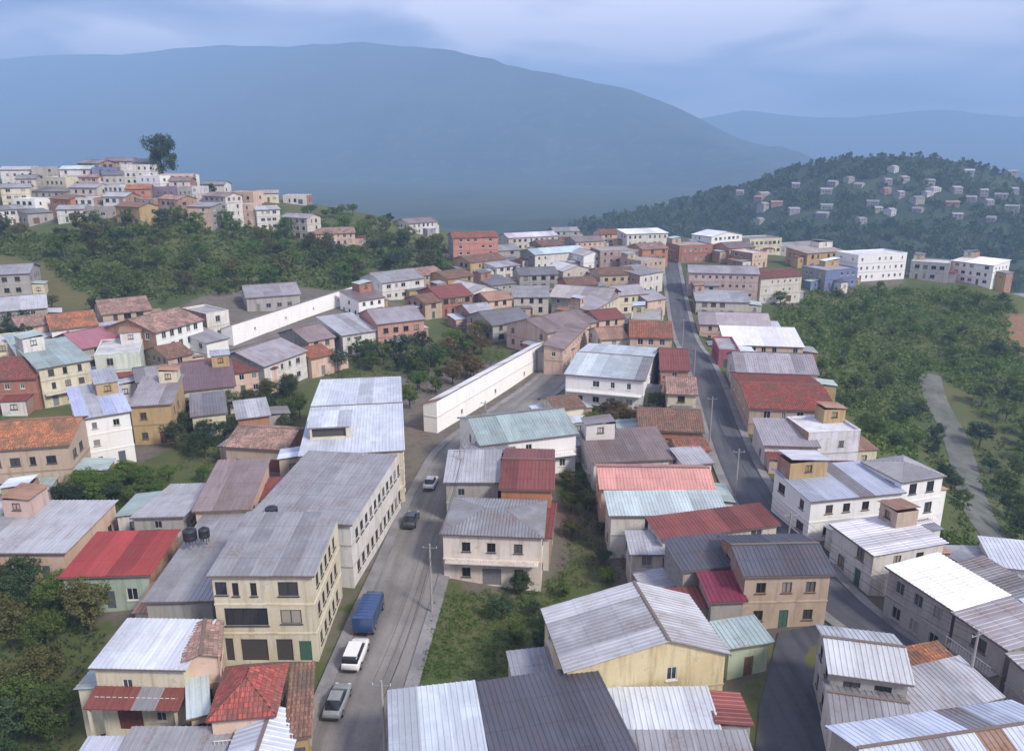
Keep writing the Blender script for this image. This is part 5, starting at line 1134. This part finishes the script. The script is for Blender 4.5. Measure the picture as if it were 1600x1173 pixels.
undergrowth([[(690,520),(790,515),(785,575),(700,610)], [(890,610),(1000,620),(1090,640),(1085,695),(920,690)]], 240, (0.4, 1.0), 'olive', 'dry brownish undergrowth near the middle')

# ------------------------------------------------------------------ utility poles with their cables
def pole_line(path, ys, side, off, labels, group):
    tops = []
    for y in ys:
        p, t = path_frame(path, y); n = np.array([t[1], -t[0]]); 
        if t[1] < 0: n = -n; t = -t
        q = p+n*side*off; tops.append((q, t, n, z1(*q)+0.2))
    for i, (q, t, n, z) in enumerate(tops):
        root = obj('utility_pole', None); root.location = (q[0], q[1], z); tag(root, labels[i], 'utility pole', group)
        pm = paint('pole_concrete', (0.30, 0.29, 0.28), 0.85); m = MB(); m.bar((0, 0, -0.5), (0, 0, 8.2), 0.15, 8, 0.09); m.build('pole', pm, root)
        m = MB(); a, b = n*-0.8, n*0.8; m.bar((a[0], a[1], 7.75), (b[0], b[1], 7.75), 0.05, 4); m.build('crossarm', paint('arm_steel', (0.2, 0.2, 0.2), 0.6, 0.5), root)
        for s in (-0.7, 0.0, 0.7):
            m = MB(); c = n*s; m.bar((c[0], c[1], 7.78), (c[0], c[1], 7.98), 0.05, 6, 0.035); m.build('insulator', paint('insulator_white', (0.5, 0.5, 0.5), 0.3), root)
        if i+1 < len(tops):
            q2, t2, n2, zz = tops[i+1]
            for s, hz_ in ((-0.7, 7.98), (0.0, 7.98), (0.7, 7.98), (0.12, 6.6)):
                A = np.array([*(n*s), hz_]); B_ = np.array([*(q2-q+n2*s), hz_+zz-z]); m = MB(); k = 8; pts = [A+(B_-A)*j/k-np.array([0, 0, 0.9*4*(j/k)*(1-j/k)]) for j in range(k+1)]
                for u, v_ in zip(pts[:-1], pts[1:]): m.bar(tuple(u), tuple(v_), 0.016 if hz_ > 7 else 0.028, 4)
                m.build('cable', paint('cable_black', (0.02, 0.02, 0.02), 0.6), root)
pole_line(PATH_A, [50, 74, 98, 121], 1, 3.75, ['concrete utility pole on the left street nearest the bottom edge', 'concrete utility pole beside the white and pink house above the grass lot', 'concrete utility pole at the grey street corner house', 'concrete utility pole at the bend before the long white facade'], 'utility poles on the left street')
pole_line(PATH_B, [58, 79, 100, 122, 150, 182], -1, 3.3, ['concrete utility pole lowest on the right street', 'concrete utility pole by the pinkish beige corner house', 'concrete utility pole by the coral roof on the right street', 'concrete utility pole at the foot of the dark straight street', 'concrete utility pole halfway up the dark straight street', 'concrete utility pole highest on the dark straight street'], 'utility poles on the dark street')
# ------------------------------------------------------------------ ground, far hill, mountains, haze
def ground_mat():
    t = NT('ground_soil'); p = t.n('NewGeometry').outputs['Position']; at_ = t.n('Attribute', attribute_name='town')
    a = t.noise(p, 0.05, 5, 0.6); b = t.noise(p, 0.6, 6, 0.65); c_ = t.noise(p, 4.0, 5, 0.7)
    green = t.mix(t.ramp(a, [(0.35, 0.0), (0.65, 1.0)]), (0.048, 0.080, 0.024), (0.10, 0.105, 0.040)); green = t.mix(t.ramp(b, [(0.5, 0.0), (0.72, 0.7)]), green, (0.11, 0.085, 0.055))
    dirt = t.mix(t.ramp(b, [(0.35, 0.0), (0.65, 1.0)]), (0.17, 0.155, 0.145), (0.11, 0.09, 0.075)); dirt = t.mix(t.ramp(a, [(0.5, 0.0), (0.7, 0.5)]), dirt, (0.06, 0.07, 0.032))
    nb = t.n('Math', operation='ADD'); t.L.new(at_.outputs['Fac'], nb.inputs[0]); t.L.new(t.ramp(b, [(0.3, -0.0), (0.7, 0.35)]), nb.inputs[1])
    c = t.mix(t.ramp(nb.outputs[0], [(0.5, 0.0), (0.72, 1.0)]), green, dirt)
    ea = t.n('Attribute', attribute_name='earth'); c = t.mix(ea.outputs['Fac'], c, t.mix(t.ramp(b, [(0.35, 0.0), (0.65, 1.0)]), (0.25, 0.14, 0.085), (0.16, 0.105, 0.07)))
    c = t.mix(t.ramp(c_, [(0.5, 0.0), (0.75, 0.45)]), c, (0.04, 0.04, 0.028)); t.bump(c_, 0.5, 0.08)
    return t.done(c, 0.95, 0, 0.2)
def build_ground():
    xs = np.unique(np.r_[np.arange(-480, -140, 10), np.arange(-140, 180, 3.0), np.arange(180, 560, 10)]); ys = np.unique(np.r_[np.arange(-70, 20, 10), np.arange(20, 330, 3.0), np.arange(330, 680, 8)])
    X, Y = np.meshgrid(xs, ys); Z = zg(X.ravel(), Y.ravel())
    V = np.c_[X.ravel(), Y.ravel(), Z]; nx, ny = len(xs), len(ys); i = np.arange(nx*ny).reshape(ny, nx)
    Q = np.stack([i[:-1, :-1], i[:-1, 1:], i[1:, 1:], i[1:, :-1]], -1).reshape(-1, 4)
    HH = np.array(HOUSES); near = np.full(len(V), 1e9)
    for hx, hy, r in HH: near = np.minimum(near, np.hypot(V[:, 0]-hx, V[:, 1]-hy)-r)
    me = fast_mesh('ground', V, Q, ground_mat())
    a = me.attributes.new('town', 'FLOAT', 'POINT'); a.data.foreach_set('value', np.clip(1-near/5.0, 0, 1).astype(np.float32)*0.58)
    ev = np.zeros(len(V), np.float32)
    for k, (x, y) in enumerate(V[:, :2]):
        if 20 < y < 330 and -200 < x < 260 and any(in_poly(x, y, e) for e in EARTH): ev[k] = 0.9 if x > 60 else 0.25
    a = me.attributes.new('earth', 'FLOAT', 'POINT'); a.data.foreach_set('value', ev)
    me.polygons.foreach_set('use_smooth', [True]*len(me.polygons)); tag(obj('ground', me), 'earth and grass under the hillside town', kind='structure')
build_ground()
def forest_mat(name, c1, c2, c3, sc_):
    t = NT(name); p = t.n('NewGeometry').outputs['Position']; a = t.noise(p, sc_, 7, 0.65); b = t.noise(p, sc_*9, 6, 0.7)
    c = t.mix(t.ramp(a, [(0.38, 0.0), (0.6, 1.0)]), c1, c2); c = t.mix(t.ramp(b, [(0.52, 0.0), (0.68, 0.8)]), c, c3); return t.done(c, 0.95, 0, 0.1)
def skyline(pts, px): return float(np.interp(px, [p[0] for p in pts], [p[1] for p in pts]))
def heightfield(name, label, px0, px1, npx, d_near, d_top, d_back, nd, line, zbase, rough, mat, spur, dist=None):
    """a hill built as a height field in world space; its crest lies at d_top and carries the skyline"""
    V = []; us = np.linspace(px0, px1, npx)
    ds = np.r_[np.linspace(d_near, d_top, nd), np.linspace(d_top, d_back, max(3, nd//3))[1:]]
    d_t0 = d_top; ds0 = ds
    for d0 in ds0:
        for px in us:
            d_top = skyline(dist, px) if dist else d_t0; d = d0*d_top/d_t0          # the crest may run away from the eye
            x, _, top = at_dist(px, skyline(line, px), d_top)
            if True:
                d_near_, d_back_ = d_near*d_top/d_t0, d_back*d_top/d_t0
            if d <= d_top:
                t = (d-d_near_)/(d_top-d_near_); s = t**1.2
            else: s = 1-((d-d_top)/(d_back_-d_top))**1.2; t = 1
            n = mnoise.fractal(Vector((x/spur, d/spur*0.6, 3.1)), 0.9, 2.1, 5)
            w = math.sin(math.pi*min(1, t)*0.93)
            z_ = zbase+(top-zbase)*s+n*rough*(0.04+w)
            if d < d_top: z_ = min(z_, CAMZ+(top-CAMZ)*(d/d_top)-(top-zbase)*0.10*(1-t) if top > CAMZ else z_)
            V.append((x, d, z_))
    n1 = npx; i = np.arange(len(V)).reshape(len(ds), npx)
    Q = np.stack([i[:-1, :-1], i[:-1, 1:], i[1:, 1:], i[1:, :-1]], -1).reshape(-1, 4)
    me = fast_mesh(name, np.array(V), Q, mat); me.polygons.foreach_set('use_smooth', [True]*len(me.polygons))
    tag(obj(name, me), label, kind='structure'); return np.array(V).reshape(len(ds), npx, 3)
vm = forest_mat('valley_green', (0.03, 0.05, 0.025), (0.055, 0.07, 0.035), (0.09, 0.085, 0.05), 0.01)
tag(obj('valley', mesh_of('valley', [(-9800,-900,-78),(9800,-900,-78),(9800,9700,-78),(-9800,9700,-78)], [(0,1,2,3)], vm, [(0,0)]*4)), 'valley floor spreading under the ridge to the mountains', kind='structure')
MT = [(-1200,150),(-500,110),(-200,95),(0,92),(200,82),(350,74),(560,70),(700,78),(800,104),(950,132),(1050,165),(1110,190),(1180,225),(1300,262),(1600,300),(2000,320),(2800,340)]
BK = [(-1200,240),(300,230),(900,205),(1000,192),(1110,183),(1170,173),(1240,182),(1320,186),(1400,176),(1480,170),(1600,182),(1800,170),(2100,190),(2800,230)]
mm = forest_mat('mountain_forest', (0.020, 0.032, 0.022), (0.038, 0.050, 0.032), (0.10, 0.095, 0.08), 0.0026)
heightfield('mountain', 'high blue mountain filling the background left of centre', -1200, 2800, 200, 2700, 3800, 5200, 46, MT, -80, 110, mm, 520, [(-1200,7000),(0,6500),(250,5800),(500,4800),(800,3950),(1050,3600),(2800,3500)])
heightfield('far_range', 'pale distant range behind the right hill', -1200, 2800, 140, 5400, 6600, 7800, 20, BK, -80, 120, mm, 900)
FH = [(560,470),(760,420),(860,378),(900,362),(950,346),(1020,328),(1060,322),(1100,308),(1180,290),(1240,266),(1300,250),(1380,243),(1470,246),(1540,262),(1600,280),(1700,290),(1850,270),(2100,300),(2500,420)]
hm = forest_mat('hill_forest', (0.024, 0.042, 0.026), (0.045, 0.062, 0.034), (0.085, 0.08, 0.055), 0.02)
HV = heightfield('far_hill', 'wooded hill dotted with houses behind the right end of town', 560, 2500, 130, 560, 900, 1350, 44, FH, -70, 14, hm, 120)
def hill_pt(px, py):
    """first point of the far hill under a pixel"""
    best = None
    cols = np.linspace(560, 2500, 130); j = int(np.clip(np.searchsorted(cols, px), 1, 128))
    for jj in (j,):
        for i in range(44):
            p = HV[i, jj]; # march up the slope until the projected height passes the pixel
            q = project((p[0], p[1], p[2]))
            # the column's own x shifts with distance: re-evaluate the right column for this pixel
            k = int(np.argmin(np.abs(HV[i, :, 0]-(px-800)/F*(HV[i, 0, 1]*math.cos(PITCH)+(CAMZ-HV[i, jj, 2])*math.sin(PITCH)))))
            p = HV[i, k]; q = project(p)
            if q[1] <= py: return p
    return p
# houses dotted over the far hill
FHH = [(1400,262,'white'),(1512,270,'white'),(1585,272,'pale'),(1300,286,'pale'),(1330,280,'pale'),(1390,282,'lilac'),(1420,278,'pale'),(1450,286,'pale'),(1470,298,'white'),(1446,300,'white'),(1412,305,'lilac'),(1430,312,'pale'),(1490,300,'lilac'),(1530,302,'lilac'),(1560,306,'pale'),(1510,312,'pale'),(1548,314,'lilac'),
       (1340,290,'pale'),(1290,298,'pale'),(1290,322,'pale'),(1150,304,'pale'),(1200,300,'pale'),(1212,318,'brick'),(1190,330,'pale'),(1186,310,'brick'),(1198,345,'pale'),(1240,330,'lilac'),(1280,345,'lilac'),(1360,320,'lilac'),(1375,330,'pale'),(1400,330,'white'),(1425,332,'lilac'),(1480,318,'brick'),(1575,330,'pale'),(1500,335,'lilac'),(1345,345,'pale'),(1385,300,'brick'),(1250,290,'lilac'),(1540,345,'lilac'),(1590,300,'lilac')]
HC = {'white': ((0.52, 0.52, 0.52), zinc_l), 'pale': ((0.34, 0.32, 0.30), zinc), 'lilac': ((0.30, 0.27, 0.31), lil), 'brick': ((0.34, 0.20, 0.18), tile_p)}
FHH = sorted(FHH, key=lambda a: (a[2], a[0]))
ORD = ['first', 'second', 'third', 'fourth', 'fifth', 'sixth', 'seventh', 'eighth', 'ninth', 'tenth', 'eleventh', 'twelfth', 'thirteenth', 'fourteenth', 'fifteenth', 'sixteenth', 'seventeenth', 'eighteenth']
cnt = {}
for px, py, k in FHH:
    cnt[k] = cnt.get(k, 0)+1; p = hill_pt(px, py+8); wc, rmt = HC[k]; rr = random.Random(px)
    w, d, hh = rr.uniform(7, 12), rr.uniform(7, 10), rr.uniform(3.5, 6.5)
    root = obj('hill_house', None); root.location = (p[0], p[1], p[2]); root.rotation_euler = (0, 0, rr.uniform(-0.8, 0.8))
    tag(root, '%s house on the far right hill, %s of the %s ones from the left' % (k if k != 'brick' else 'brick red', ORD[cnt[k]-1], k), 'house', 'houses on the far right hill')
    m = MB(); hs = layout(w, hh, max(1, round(hh/3)), rr, False, 0.9)
    wall_panel(m, (-w/2, 0), (1, 0), w, -5, hh, hs); wall_panel(m, (w/2, 0), (0, 1), d, -5, hh, []); wall_panel(m, (w/2, d), (-1, 0), w, -5, hh, []); wall_panel(m, (-w/2, d), (0, -1), d, -5, hh, [])
    for s in (-1, 1):
        tri = [(s*w/2, 0, hh), (s*w/2, d, hh), (s*w/2, d/2, hh+1.4)]; m.quad(*(tri if s > 0 else tri[::-1]))
    m.build('wall', wall_mat(wc), root)
    for q in hs:
        pm = MB(); pm.box(-w/2+q[0], -w/2+q[1], 0.1, 0.16, q[2], q[3]); pm.build('window', glass(), root)
    rmb = MB(); rmb.quad((-w/2-.4, -.4, hh-.1), (w/2+.4, -.4, hh-.1), (w/2+.4, d/2, hh+1.5), (-w/2-.4, d/2, hh+1.5)); rmb.quad((w/2+.4, d+.4, hh-.1), (-w/2-.4, d+.4, hh-.1), (-w/2-.4, d/2, hh+1.5), (w/2+.4, d/2, hh+1.5))
    rmb.build('roof', rmt, root)
# the far wood: one mass of crowns on the hill, left open around the houses
def far_wood():
    HP = np.array([hill_pt(a, b+8) for a, b, _ in FHH]); base = [leaf_cloud(7, 7, 1.0, 0.9, 0.34, 300+i) for i in range(4)]; VV = []; SS = []
    for _ in range(8500):
        i = int(rng.integers(6, 47)); j = int(rng.integers(0, 129)); a, b = rng.uniform(0, 1, 2); i = min(i, HV.shape[0]-2)
        p = HV[i, j]*(1-a)*(1-b)+HV[i, j+1]*a*(1-b)+HV[i+1, j]*(1-a)*b+HV[i+1, j+1]*a*b
        if np.min(np.hypot(HP[:, 0]-p[0], HP[:, 1]+3-p[1])) < 9: continue
        dd = HP-p; 
        if np.any((np.abs(dd[:, 0]) < 7) & (dd[:, 1] > 0) & (dd[:, 1] < 16)): continue
        V, Q, sh = base[int(rng.integers(4))]; s = rng.uniform(2.6, 5.6); X = V*s*np.array([1, 1, rng.uniform(0.9, 1.5)])+p+(0, 0, s*0.5); VV.append(X); SS.append(np.clip(sh*0.6+rng.uniform(0, 0.4), 0, 1))
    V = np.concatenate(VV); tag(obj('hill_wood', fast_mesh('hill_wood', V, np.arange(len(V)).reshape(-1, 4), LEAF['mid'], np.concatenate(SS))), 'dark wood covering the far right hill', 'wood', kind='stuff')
far_wood()
# haze: the moist air that turns the far slopes blue
hz = MB(); hz.box(-15500, 15500, -1000, 9900, -180, 800)
hm_ = bpy.data.materials.new('haze_air'); hm_.use_nodes = True; nt = hm_.node_tree; nt.nodes.remove(nt.nodes['Principled BSDF'])
pv = nt.nodes.new('ShaderNodeVolumePrincipled'); pv.inputs['Color'].default_value = (0.35, 0.55, 0.86, 1); pv.inputs['Density'].default_value = 0.00035; pv.inputs['Anisotropy'].default_value = 0.0
nt.links.new(pv.outputs[0], nt.nodes['Material Output'].inputs['Volume'])
tag(hz.build('haze', hm_), 'blue haze over the valley and mountains', 'haze', kind='stuff')
